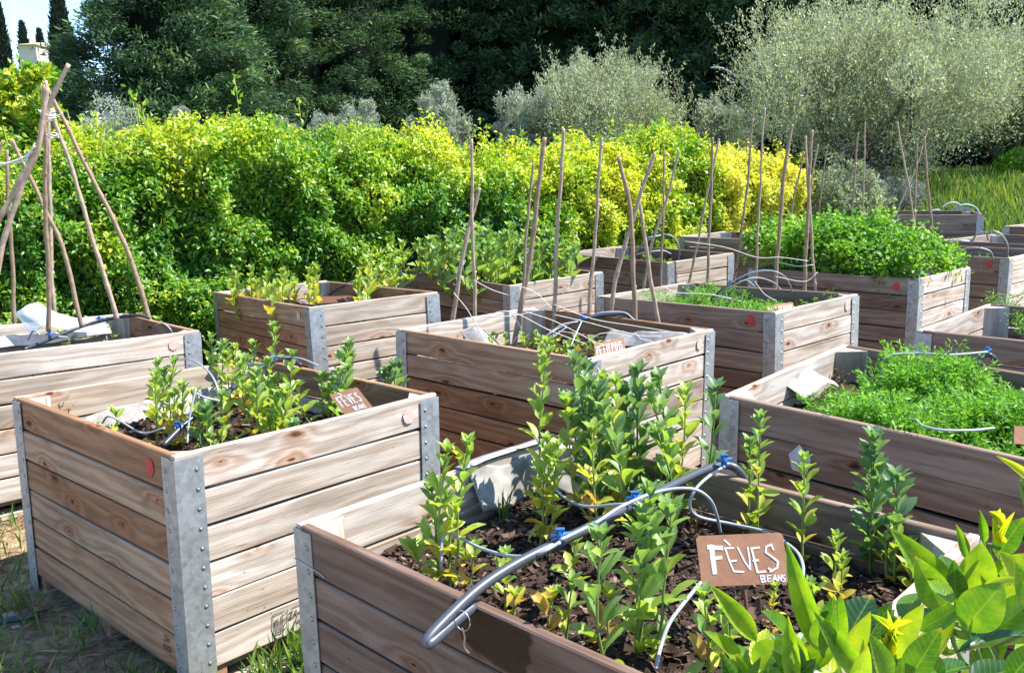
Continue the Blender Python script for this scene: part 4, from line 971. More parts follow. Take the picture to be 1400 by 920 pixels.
def base_on(key, px, yl):
    b = BOX[key]; best = min(np.linspace(.05, b['LA'] - .05, 60), key=lambda x: abs(proj(w2(key, x, yl, b['sz']))[0] - px)); return w2(key, best, yl, b['sz'])
G4 = 'bean plants of the box against the hedge'
for a in [
 ((322, 408), (320, 372), 'thin yellow shoot at left end of the box against the hedge'), ((345, 408), (343, 372), 'second thin shoot from the left rim by the hedge'), ((363, 410), (366, 380), 'pale leafy shoot in the liner folds'),
 ((385, 412), (388, 375), 'shoot with reddish tip above the liner'), ((405, 418), (402, 388), 'yellow shoot beside the plate back'), ((428, 402), (430, 368), 'green shoot behind the plate back'), ((492, 412), (490, 385), 'low yellow plants right of the plate back'),
 ((505, 408), (504, 358), 'taller yellow-green shoot right of the plate back'), ((548, 398), (545, 350), 'upright shoot at the right rim by the hose end'), ((562, 402), (565, 385), 'lowest shoot in the right corner of the hedge box')]:
    bean('b4', a[0], (a[1][0], a[1][1] - 4), a[2], yellow=.62, leaf=.05, stems=3, spread=.035, group=G4, far=True, base_w=base_on('b4', a[0][0], float(rng.uniform(.35, 1.1)) if a[0][0] > 380 else 1.15))
G5 = 'crowded bean plants of the box by the hedge'
for k in range(26):
    x = rng.uniform(.12, .88); y = rng.uniform(.25, 1.25); p = w2('b5', x, y, .64)
    bean('b5', None, None, 'leafy green bean plant in the crowded box by the hedge', yellow=float(rng.uniform(.1, .5)), leaf=.068, stems=5, spread=.07, full=float(rng.uniform(.38, .5)), group=G5, far=True, base_w=p)
bean('b5', (690, 385), (700, 338), 'single yellow-green shoot at the right rim of the crowded box', yellow=.65, leaf=.05, group=G5, far=True, stems=2)
GP = 'low pea plants of the centre box'
for i, (b_, t_) in enumerate([((640, 470), (637, 448)), ((678, 476), (674, 458)), ((735, 480), (733, 455)), ((758, 482), (762, 458)), ((785, 484), (788, 462)), ((810, 486), (822, 470)), ((845, 470), (847, 455)), ((742, 492), (740, 462)), ((880, 470), (882, 458)), ((770, 490), (775, 470))]):
    bean('b3', b_, t_, 'low pale green pea plant at the foot of the centre canes', yellow=.5, leaf=.04, stems=3, spread=.03, group=GP)
G0 = 'mixed seedlings of the tepee box'
for i, (b_, t_, l_) in enumerate([((8, 470), (10, 432), 'broad leaved seedling at the left photo edge'), ((72, 455), (66, 425), 'seedling around the middle tepee cane'), ((50, 452), (48, 430), 'seedling between upright canes'), ((108, 440), (103, 385), 'tall leafy shoot climbing the slanting cane'), ((130, 462), (122, 438), 'yellowish round leaved seedling under the hose'),
    ((178, 462), (172, 442), 'seedling left of the bent right leg cane'), ((165, 460), (160, 445), 'low seedling in the tepee box front'), ((95, 475), (90, 455), 'seedling near the front rim under the tepee'), ((30, 470), (33, 440), 'green seedling left of the middle canes'), ((190, 450), (186, 436), 'tiny seedling by the liner')]):
    bean('b0', b_, t_, l_, yellow=.45, leaf=.055, stems=3, spread=.04, group=G0)
tg = Leaves(); tpl_blade = leaf_tpl(3, .07, .3, .25, .5, .3)
B = at_z(690, 712, soilz('b2'))
for k in range(9):
    d = np.array([rng.normal() * .18, rng.normal() * .18, 1]); tg.add(tpl_blade, (B + rng.normal(size=3) * [.006, .006, 0])[None], d[None], rng.normal(size=(1, 3)), rng.uniform(.06, .11), .35)
o = tg.build('onion_shoot', m_grass, origin=B); o.location = B.tolist(); tag(o, 'thin bladed onion shoot beside the white liner', 'onion shoot')
# dry weeds
def drybit(key, px, py, label, h=.09):
    B = at_z(px, py, soilz(key)); mb = MB(); 
    for k in range(4):
        d = np.array([rng.normal() * .35, rng.normal() * .35, 1]) * h; mb.tube(smooth_path([(0, 0, 0), d * .5 + rng.normal(size=3) * .01, d], 4), .0016, 5)
    root = empty('dry_weed', B, label, 'weed'); mb.build('stem', [m_rust_d], root)
    lf = Leaves(); n = 34; pos = rng.normal(size=(n, 3)) * [.02, .02, .02] + [0, 0, h * .8]
    lf.add(tpl_tiny, pos, unit(n), unit(n), .014, rng.random(n)); lf.build('seed_head', m_dry, root)
drybit('b1', 88, 592, 'dried brown weed with seed heads in the left corner of left box', .12); drybit('b1', 105, 600, 'smaller dried weed right of the first one', .08)
drybit('b2', 945, 735, 'brown dried weed behind the sign at its left', .07)
drybit('b9', 1145, 535, 'brown withered weed beside the carrot tops', .08)

# carrots
def frond_stuff(name, key, n_plants, region, hmin, hmax, label, mat, sliver=.016, per=46, nf=7, wid=.09, kind='stuff'):
    lf = Leaves(); tp_ = (np.array([(0, 0, 0), (.11, .45, .02), (0, 1, -.05), (-.11, .45, .02)], float), np.array([[0, 1, 2, 3]]))
    mb = MB(); B0 = w2(key, .5, .6, BOX[key]['sz'])
    for k in range(n_plants):
        x, y = rng.uniform(region[0], region[1]), rng.uniform(region[2], region[3]); base = w2(key, x, y, BOX[key]['sz'])
        for f in range(nf):
            a = rng.uniform(0, 6.28); h = rng.uniform(hmin, hmax) * (.8 + .45 * math.sin(x * 9 + 1) * math.cos(y * 7)); r = h * rng.uniform(.2, .75)
            s = np.linspace(0, 1, 7)
            P = base + np.stack([math.cos(a) * r * s ** 1.5, math.sin(a) * r * s ** 1.5, h * (1.25 * s - .3 * s ** 2.5)], 1)
            mb.tube(P[::2] - B0, .0014, 3, caps=False, tint=.4)
            t = rng.uniform(.35, 1, per); base_p = np.stack([np.interp(t, s, P[:, i]) for i in range(3)], 1)
            side = rng.choice([-1, 1], per); reach = wid * h / .2 * (1.12 - t) * rng.uniform(.1, 1, per)
            perp = np.array([-math.sin(a), math.cos(a), 0]); fwd = np.array([math.cos(a), math.sin(a), .7])
            pos = base_p + perp * (side * reach)[:, None] + fwd * (reach * .5)[:, None] + rng.normal(size=(per, 3)) * .004
            d = perp * side[:, None] * .8 + fwd * .7 + rng.normal(size=(per, 3)) * .55
            lf.add(tp_, pos, d, unit(per) + [0, 0, .7], sliver * rng.uniform(.6, 1.3, per), np.clip(.3 + .4 * t + rng.normal(size=per) * .16, 0, 1), np.full(per, 1.3))
    o = lf.build(name, mat, origin=B0); o.location = B0.tolist(); tag(o, label, kind=kind)
    return o
b = BOX['b9']
frond_stuff('carrot_tops', 'b9', 150, (.10, b['LA'] - .1, .08, b['LB'] - .30), .08, .205, 'dense feathery bright green carrot tops filling the right box', m_carrot, .024, 46, 8)
frond_stuff('feathery_greens', 'b6', 75, (.1, .9, .1, 1.25), .08, .20, 'low feathery greens on the soil of the red dot box', m_carrot, .022, 26, 6)
frond_stuff('sparse_greens', 'b7', 18, (.1, .9, .6, 1.3), .04, .09, 'low sparse greens in the hooped box by the hedge', m_carrot, .022, 22, 5)
frond_stuff('sparse_seedlings', 'b11', 22, (.1, .9, .1, 1.0), .08, .15, 'scattered green seedlings in the box behind the celery', m_carrot, .022, 22, 5)
def one_frond(px, py, h, label):
    B = at_z(px, py, soilz('b10')); root = empty('carrot_plant', B, label, 'carrot plant'); mb = MB(); lf = Leaves(); tp_ = leaf_tpl(2, .4, .1, .1)
    for f in range(5):
        a = f * 1.3 + .4; r = h * .45; s = np.linspace(0, 1, 7); P = np.stack([math.cos(a) * r * s ** 1.4, math.sin(a) * r * s ** 1.4, h * (1.2 * s - .2 * s ** 2)], 1)
        mb.tube(P, .002, 4, tint=.3); n = 60; t = rng.uniform(.3, 1, n); bp = np.stack([np.interp(t, s, P[:, i]) for i in range(3)], 1)
        pos = bp + rng.normal(size=(n, 3)) * .018; lf.add(tp_, pos, unit(n) + [0, 0, .4], unit(n), .018, np.clip(rng.normal(size=n) * .15 + .6, 0, 1))
    mb.build('stem', [m_stem], root); lf.build('foliage', m_carrot, root)
one_frond(1368, 455, .22, 'young carrot plant by the inner wall of the right edge box'); one_frond(1398, 470, .16, 'carrot foliage cut off by the right photo edge')

# celery mass
def celery():
    lf = Leaves(); n = 15000; b = BOX['b8']; O = w2('b8', .5, .7, b['sz'])
    x = rng.uniform(.02, b['LA'] - .02, n); y = rng.uniform(.02, b['LB'] + .08, n)
    hh = .53 * (1 - .25 * ((x - .5) / .5) ** 2) * (1 - .22 * ((y - .8) / .8) ** 2) + .10 * snoise(np.stack([x, y, 0 * x], 1), 9, 4)
    z = b['sz'] + hh * (1 - rng.beta(1, 3.5, n))
    P = np.stack([x, y, z], 1); cl = snoise(P, 15, 2); P += rng.normal(size=P.shape) * .03; P[:, 2] += .04 * cl + np.where(rng.random(n) < .04, rng.gamma(2, .03, n), 0)
    Mx = np.array(b['M'])[:3, :3]; W = P @ Mx.T + np.array(b['M'])[:3, 3]
    lf.add(leaf_tpl(2, .85, .2, .2), W, unit(n) + [0, 0, .2], unit(n) * .7 + [0.2, -.3, .8], rng.uniform(.025, .048, n), np.clip(.42 + .25 * cl + rng.normal(size=n) * .2, 0, 1))
    o = lf.build('celery_foliage', m_parsley, origin=O); o.location = O.tolist(); tag(o, 'tall dense bright green celery leaves filling one box', kind='stuff')
celery()

# ------------------------------------------------------------------ hedge
HP = np.array([-2.45, 6.45]); HD = np.array([.67, .742]); HN = np.array([.742, -.67])
tpl_h = leaf_tpl(2, .55, .25, .2)
def hh(s):  # hedge height along its length
    return 1.80 + .10 * np.sin(s * 1.1) + .07 * np.sin(s * 2.7 + 1) + np.where(s < -.9, .42 * np.clip((-.9 - s) / .5, 0, 1), 0)
def hedge(s0, s1, name, label, cat, mat, bias, n, thick=1.7, shoots=60, yoff=0., hscale=1.0):
    N = n * 3; s = rng.uniform(s0, s1, N); P0 = HP[None] + s[:, None] * HD; dist = np.hypot(P0[:, 0], P0[:, 1])
    keep = rng.random(N) < (dist.min() / dist) ** 1.4; s = s[keep][:n]; n = len(s); dist = dist[keep][:n]
    H = hh(s) * hscale; face = rng.random(n)
    z = np.where(face < .62, rng.random(n) ** .8 * H, H); dep = np.where(face < .62, 0, rng.uniform(0, thick, n))
    # rounded shoulder
    sh = np.clip((z / H - .78) / .22, 0, 1); dep = np.where(face < .62, dep + sh ** 2 * .28, dep); z = np.where(face >= .62, z - .12 * np.exp(-dep / .12), z)
    base = np.stack([HP[0] + s * HD[0] - HN[0] * dep, HP[1] + s * HD[1] - HN[1] * dep, z], 1)
    bumpv = .13 * snoise(base, 3.4, 0) + .15 * snoise(base, 12, 3)
    outw = np.stack([np.where(face < .62, HN[0], 0), np.where(face < .62, HN[1], 0), np.where(face < .62, .15, 1.)], 1)
    jit = -rng.exponential(.055, n) + rng.normal(size=n) * .02
    P = base + outw * (bumpv + jit)[:, None] + rng.normal(size=(n, 3)) * .02
    P[:, 2] = np.maximum(P[:, 2], .02)
    d = unit(n) + outw * .5 + [0, 0, -.1]; nn = unit(n) * .65 + outw * .4 + np.array([.35, .1, .75])
    pat = snoise(base, 1.7, 5) * .5 + snoise(base, 5.5, 6) * .3
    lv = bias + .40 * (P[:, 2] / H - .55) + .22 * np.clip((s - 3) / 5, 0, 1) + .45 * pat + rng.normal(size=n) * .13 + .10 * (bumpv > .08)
    size = .042 * (dist / 6) ** .55 * rng.uniform(.7, 1.25, n)
    root = empty(name, (HP[0] + s0 * HD[0], HP[1] + s0 * HD[1], 0), label, cat); O = np.array(root.location)
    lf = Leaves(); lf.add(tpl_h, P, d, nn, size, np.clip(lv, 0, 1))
    mb = MB()
    for k in range(shoots):
        s_ = rng.uniform(s0, s1); dp = rng.uniform(0.05, thick * .8); b_ = np.array([HP[0] + s_ * HD[0] - HN[0] * dp, HP[1] + s_ * HD[1] - HN[1] * dp, hh(s_) * hscale - .08])
        hgt = rng.gamma(2.2, .07) + .06; tip = b_ + np.array([rng.normal() * .09, rng.normal() * .09, hgt]); m_ = 24
        mb.tube([b_ - O, (b_ + tip) / 2 - O + rng.normal(size=3) * .012, tip - O], .003, 4, tint=.5)
        t = rng.uniform(.1, 1.05, m_); pos = b_ + (tip - b_) * t[:, None] + rng.normal(size=(m_, 3)) * .022
        lf.add(tpl_h, pos, unit(m_) + [0, 0, .4], unit(m_), .045 * (np.hypot(*b_[:2]) / 6) ** .5, np.clip(bias + .28 + rng.normal(size=m_) * .14, 0, 1))
    lf.build('foliage', mat, root, origin=O)
    # dark hull added in place of the inner twigs, to block light
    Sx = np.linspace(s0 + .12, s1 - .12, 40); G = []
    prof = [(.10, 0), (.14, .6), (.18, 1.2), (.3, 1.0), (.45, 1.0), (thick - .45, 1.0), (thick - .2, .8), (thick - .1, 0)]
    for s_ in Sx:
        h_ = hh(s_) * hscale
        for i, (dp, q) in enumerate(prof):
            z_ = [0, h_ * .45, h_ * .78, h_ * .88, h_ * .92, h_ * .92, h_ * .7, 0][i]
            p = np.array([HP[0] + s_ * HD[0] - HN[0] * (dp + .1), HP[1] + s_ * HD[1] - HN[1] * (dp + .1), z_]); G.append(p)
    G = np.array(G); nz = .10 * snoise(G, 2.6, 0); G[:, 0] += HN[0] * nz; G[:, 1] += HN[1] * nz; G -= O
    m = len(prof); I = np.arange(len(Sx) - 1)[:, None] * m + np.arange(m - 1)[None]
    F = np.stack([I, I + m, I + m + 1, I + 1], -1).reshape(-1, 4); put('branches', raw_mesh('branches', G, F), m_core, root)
    if shoots: mb.build('shoots', [m_stem], root)['kind'] = 'stuff'
    return root
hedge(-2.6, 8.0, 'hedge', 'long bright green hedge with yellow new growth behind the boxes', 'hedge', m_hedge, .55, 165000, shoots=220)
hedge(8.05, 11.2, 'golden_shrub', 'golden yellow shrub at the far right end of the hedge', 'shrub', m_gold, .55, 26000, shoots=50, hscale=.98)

# ------------------------------------------------------------------ trees
def tree(name, label, cat, px, y, top_py, width_px, mat, n=16000, leaf=.09, tpl=None, nclump=60, trunkr=.12, low=.25, group=None, flat=1.0, upright=.6, base_z=None, bark=m_bark, limbs=7, seed=0, xoff=0, density=1.0, bot_py=None, inner=.35, lvc=.5):
    r_ = np.random.default_rng(seed + int(px) + 1000)
    x = at_y(px, 230, y)[0]; z0 = float(terr(x, y)) if base_z is None else base_z
    ztop = at_y(px, top_py, y)[2]; rad = width_px / 2 / CAM_F * y
    Hh = ztop - z0; cz = z0 + Hh * (low + (1 - low) / 2); rz = Hh * (1 - low) / 2
    root = empty(name, (x, y, z0), label, cat, group); O = np.array([x, y, z0])
    cc = r_.normal(size=(nclump, 3)); cc /= np.linalg.norm(cc, axis=1)[:, None]; cc *= (r_.uniform(inner, 1, nclump) ** .5)[:, None]
    cr = np.array([rad, rad * .9, rz]); cen = np.array([x, y, cz]) + cc * cr * (.74 + .16 * r_.normal(size=nclump).clip(-1.2, 1.2))[:, None]
    crad = (rad * .25) * r_.uniform(.5, 1.5, nclump)
    k = r_.integers(0, nclump, n); u = r_.normal(size=(n, 3)); u /= np.linalg.norm(u, axis=1)[:, None]
    q = r_.uniform(.45, 1.0, n) ** .6
    P = cen[k] + u * (crad[k] * q)[:, None] * np.array([1, 1, .85])
    # ragged sprigs on the top and flanks
    sp = np.nonzero(r_.random(n) < .34)[0]; ns = max(20, len(sp) // 34); sk = r_.integers(0, nclump, ns); su = r_.normal(size=(ns, 3)); su[:, 2] = np.abs(su[:, 2]) * 1.1; su /= np.linalg.norm(su, axis=1)[:, None]
    sd = su * .7 + np.array([0, 0, .6]) + r_.normal(size=(ns, 3)) * .25; sl_ = crad[sk] * r_.uniform(.25, .7, ns); s0_ = cen[sk] + su * (crad[sk] * .75)[:, None]
    wch = r_.integers(0, ns, len(sp)); tt_ = r_.random(len(sp)); P[sp] = s0_[wch] + sd[wch] * (sl_[wch] * tt_)[:, None] + r_.normal(size=(len(sp), 3)) * (.022 * leaf / .06)
    P[:, 2] = np.maximum(P[:, 2], z0 + .1)
    d = u * (1 - upright) + np.array([0, 0, upright]) + r_.normal(size=(n, 3)) * .35
    nn = u * .6 + r_.normal(size=(n, 3)) * .5 + np.array([.2, -.1, .4])
    cl = r_.normal(size=nclump) * .12
    lv = np.clip(lvc + cl[k] + r_.normal(size=n) * .2, 0, 1)
    lf = Leaves(); lf.add(tpl or tpl_ol, P, d, nn, leaf * r_.uniform(.65, 1.3, n), lv)
    lf.build('crown', mat, root, origin=O)
    mb = MB(); top = np.array([0, 0, Hh * (low + .15)]); j = np.array([r_.normal() * .1, r_.normal() * .1, 0])
    tr_ = smooth_path([(0, 0, -.1), top * .5 + j, top], 5); mb.tube(tr_, np.linspace(trunkr * 1.25, trunkr * .7, len(tr_)), 9)
    for q in range(limbs):
        c = cen[r_.integers(0, nclump)] - O; b_ = top * r_.uniform(.45, 1.0); m_ = (b_ + c) / 2 + np.array([r_.normal() * .15, r_.normal() * .15, r_.normal() * .15 - .05 * rad])
        L = smooth_path([b_, m_, c], 5); mb.tube(L, np.linspace(trunkr * .5, trunkr * .1, len(L)), 6)
    mb.build('trunk', [bark], root)
    return root
tpl_ol = leaf_tpl(1, .34, .0, .1); tpl_ol = (np.array([(-.02, 0, 0), (.02, 0, 0), (.16, .5, -.02), (-.16, .5, -.02), (.02, 1, -.08), (-.02, 1, -.08)], float), np.array([[0, 1, 2, 3], [3, 2, 4, 5]]))
GO = 'olive trees behind the hedge'
tree('olive_tree', 'largest olive tree with dark forked limbs right of the hedge', 'olive tree', 1192, 16.5, -2, 425, m_olive, 150000, .056, nclump=120, trunkr=.16, low=.12, group=GO, limbs=16, inner=.15)
tree('olive_tree', 'olive tree at the right edge leaning on a short dark trunk', 'olive tree', 1390, 18.0, 42, 250, m_olive, 70000, .06, nclump=80, trunkr=.17, low=.26, group=GO, limbs=12, seed=2)
tree('olive_tree', 'wide rounded olive tree above the middle of the hedge', 'olive tree', 818, 19, 82, 275, m_olive, 75000, .06, nclump=80, low=.08, group=GO, seed=3)
tree('olive_tree', 'small olive tree merged with the left flank of the wide one', 'olive tree', 720, 18.5, 105, 110, m_olive_g, 24000, .06, nclump=30, low=.12, group=GO, seed=9)
tree('olive_tree', 'narrow olive tree alone between two dark gaps', 'olive tree', 598, 18, 110, 105, m_olive_g, 26000, .06, nclump=32, low=.12, group=GO, seed=4)
tree('olive_tree', 'olive tree just left of the narrow lone one', 'olive tree', 480, 18, 118, 120, m_olive_g, 24000, .06, nclump=30, low=.12, group=GO, seed=5)
tree('olive_tree', 'silvery olive tree squeezed beside the largest one', 'olive tree', 985, 19, 118, 95, m_olive_g, 24000, .06, nclump=30, low=.1, group=GO, seed=6)
tree('olive_tree', 'low silvery olive top left of the tallest yellow shoot', 'olive tree', 395, 19, 148, 70, m_olive_g, 11000, .06, nclump=26, low=.15, group=GO, seed=7)
tree('olive_tree', 'low olive top in the middle of the left hedge stretch', 'olive tree', 330, 19, 158, 90, m_olive_g, 12000, .06, nclump=26, low=.15, group=GO, seed=17)
tree('olive_tree', 'pointed olive top rising over the left hedge stretch', 'olive tree', 252, 19, 130, 50, m_olive_g, 11000, .06, nclump=24, low=.15, group=GO, seed=8)
tree('olive_tree', 'low olive top close to the right of tepee tip', 'olive tree', 150, 19, 135, 110, m_olive_g, 14000, .06, nclump=30, low=.15, group=GO, seed=18)
tree('olive_bush', 'low grey-green olive bush below the largest tree', 'bush', 1165, 14.2, 222, 120, m_olive, 13000, .06, nclump=50, trunkr=.04, low=.0, seed=10, upright=.4)
tree('olive_bush', 'low dry looking bush left of the meadow grass', 'bush', 1225, 14.8, 240, 90, m_olive_g, 8000, .06, nclump=36, trunkr=.04, low=.0, seed=11, upright=.4)
tree('leafy_bush', 'blue-green leafy bush under the right edge olive', 'bush', 1392, 17.2, 212, 70, m_parsley, 7000, .09, nclump=30, trunkr=.04, low=.0, seed=12, upright=.2)
tree('leafy_bush', 'bright green bush between golden shrub and largest olive', 'bush', 1090, 15.5, 196, 80, m_hedge, 8000, .07, nclump=30, trunkr=.04, low=.0, seed=13, upright=.2)
tree('tall_shrub', 'tall yellow-green shrub rising at the left photo edge', 'shrub', 22, 6.5, 34, 185, m_hedge, 19000, .055, tpl=tpl_h, nclump=60, trunkr=.03, low=.1, base_z=0, seed=14, upright=.3, lvc=.80)

# conifer row
tpl_con = (np.array([(-.03, 0, 0), (.03, 0, 0), (.13, .5, -.03), (-.13, .5, -.03), (.02, 1, -.12), (-.02, 1, -.12)], float), np.array([[0, 1, 2, 3], [3, 2, 4, 5]]))
def conifer(px, y, top_py, width_px, label, seed, n=46000, ls=(.16, .32)):
    r_ = np.random.default_rng(seed); x = at_y(px, 230, y)[0]; z0 = float(terr(x, y)); Hh = at_y(px, top_py, y)[2] - z0; rad = width_px / 2 / CAM_F * y
    root = empty('conifer_tree', (x, y, z0), label, 'conifer', 'dark conifers in a tall row'); O = np.array([x, y, z0])
    nc = 420; zc = r_.uniform(.0, 1, nc) ** 1.0; a = r_.uniform(0, 6.28, nc)
    rr = rad * np.clip(1.08 - .95 * zc ** 2.2, .05, 1) * r_.uniform(.72, 1.05, nc)
    cen = np.stack([np.cos(a) * rr, np.sin(a) * rr, zc * Hh * .97], 1); crad = r_.uniform(.35, .75, nc); cen[:130] *= [.62, .62, 1]
    k = r_.integers(0, nc, n); u = r_.normal(size=(n, 3)); u /= np.linalg.norm(u, axis=1)[:, None]
    od = cen[k] * [1, 1, 0]; od /= np.linalg.norm(od, axis=1)[:, None] + 1e-6
    P = cen[k] + u * (crad[k] * r_.uniform(.3, 1, n) ** .5)[:, None] * [1, 1, .6] + od * (crad[k] * .3)[:, None]
    d = od * .9 + np.array([0, 0, .25]) + r_.normal(size=(n, 3)) * .45; nn = np.array([0, 0, 1]) + r_.normal(size=(n, 3)) * .55
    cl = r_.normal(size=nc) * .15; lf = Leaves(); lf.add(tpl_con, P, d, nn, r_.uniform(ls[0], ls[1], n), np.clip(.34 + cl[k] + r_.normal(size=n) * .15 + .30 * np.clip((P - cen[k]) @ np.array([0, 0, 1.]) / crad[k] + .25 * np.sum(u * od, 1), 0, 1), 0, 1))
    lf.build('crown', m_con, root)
    # near-black tube filling the inside of the crown, and trunk
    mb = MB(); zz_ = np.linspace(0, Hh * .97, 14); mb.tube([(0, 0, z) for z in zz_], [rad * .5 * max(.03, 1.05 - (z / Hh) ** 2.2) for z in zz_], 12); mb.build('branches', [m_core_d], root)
    mb = MB(); mb.tube([(0, 0, -.2), (0, 0, Hh * .6)], [.22, .1], 8); mb.build('trunk', [m_bark], root)
names = ['leftmost dark conifer whose edge meets the blue sky', 'second conifer from the sky gap, behind tepee tip', 'third conifer from the sky gap', 'conifer behind the pointed olive top', 'conifer standing over the left olive trees', 'conifer above the narrow lone olive', 'conifer behind the left flank of wide olive', 'conifer behind the right flank of wide olive', 'conifer above the silvery squeezed olive', 'conifer behind the left half of largest olive', 'conifer behind the top of the largest olive', 'conifer left of the right edge olive top', 'rightmost conifer above the right edge olive']
for i, (px, y) in enumerate([(238, 25), (300, 28), (392, 31), (485, 34), (580, 37), (672, 39), (765, 38), (860, 36), (955, 34), (1060, 32), (1180, 30), (1310, 29), (1440, 28)]):
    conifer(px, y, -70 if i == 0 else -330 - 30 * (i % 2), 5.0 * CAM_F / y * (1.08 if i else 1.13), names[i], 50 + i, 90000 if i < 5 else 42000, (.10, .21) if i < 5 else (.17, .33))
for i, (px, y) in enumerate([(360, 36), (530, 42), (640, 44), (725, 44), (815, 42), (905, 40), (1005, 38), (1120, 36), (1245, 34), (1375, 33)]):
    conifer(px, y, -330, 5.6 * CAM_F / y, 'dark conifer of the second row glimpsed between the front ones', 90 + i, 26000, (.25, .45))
def cypress(px, y, top_py, width_px, label, seed):
    r_ = np.random.default_rng(seed); x = at_y(px, 230, y)[0]; z0 = 1.05; Hh = at_y(px, top_py, y)[2] - z0; rad = width_px / 2 / CAM_F * y
    root = empty('cypress_tree', (x, y, z0), label, 'cypress', 'slim cypresses on the skyline'); n = 9000
    z = r_.random(n) ** .8; a = r_.uniform(0, 6.28, n); rr = rad * np.clip(np.sin(np.clip(1 - z, 0, 1) ** .7 * 2.2), .04, 1) * r_.uniform(.4, 1.1, n)
    P = np.stack([np.cos(a) * rr, np.sin(a) * rr, z * Hh], 1); d = np.stack([np.cos(a) * .3, np.sin(a) * .3, np.ones(n)], 1) + r_.normal(size=(n, 3)) * .2
    lf = Leaves(); lf.add(tpl_con, P, d, r_.normal(size=(n, 3)), r_.uniform(.18, .4, n), r_.random(n)); lf.build('crown', m_cyp, root)
    mb = MB(); mb.tube([(0, 0, -.3), (0, 0, Hh * .8)], [.3, .06], 8); mb.build('trunk', [m_bark], root)
cypress(24, 62, 8, 20, 'slim cypress alone in the blue sky gap', 70); cypress(8, 66, 20, 16, 'cypress at the left photo edge in the sky gap', 71)
cypress(52, 60, 34, 18, 'shorter cypress between the lone one and house', 72); cypress(103, 45, -12, 34, 'broad cypress touching the leftmost conifer', 73)
cypress(74, 62, 44, 14, 'shortest cypress right of the pale house', 74)
# house far off
hx = at_y(38, 65, 58); root = empty('house', (hx[0], 58, 1.0), 'pale house wall far off between the cypresses', 'house')
mb = MB(); hz = at_y(38, 62, 58)[2] - 1.0; mb.box((-.6, 0, -.3), (.5, 5, hz)); mb.build('wall', [plain('lime_render', (.62, .56, .46), .9, bscale=2)], root)
mb = MB(); mb.add([(-.7, -.3, hz), (.6, -.3, hz), (.6, 5.2, hz), (-.7, 5.2, hz), (-.7, 2.5, hz + .5), (.6, 2.5, hz + .5)], [(0, 1, 5, 4), (2, 3, 4, 5), (0, 4, 3), (1, 2, 5), (3, 2, 1, 0)]); mb.build('roof', [plain('clay_tile', (.5, .38, .28), .9, bscale=3)], root)

# white hose arc by the big olive
hose_thing('wire_hoop', 'thin pale hoop arching out of the largest olive tree', [], [[at_y(x, y, 16.4) for x, y in [(972, 93), (985, 93), (1000, 100), (1012, 110), (1020, 122)]]], (), m_black_pipe, .01, .013, cat='hoop', group=None)

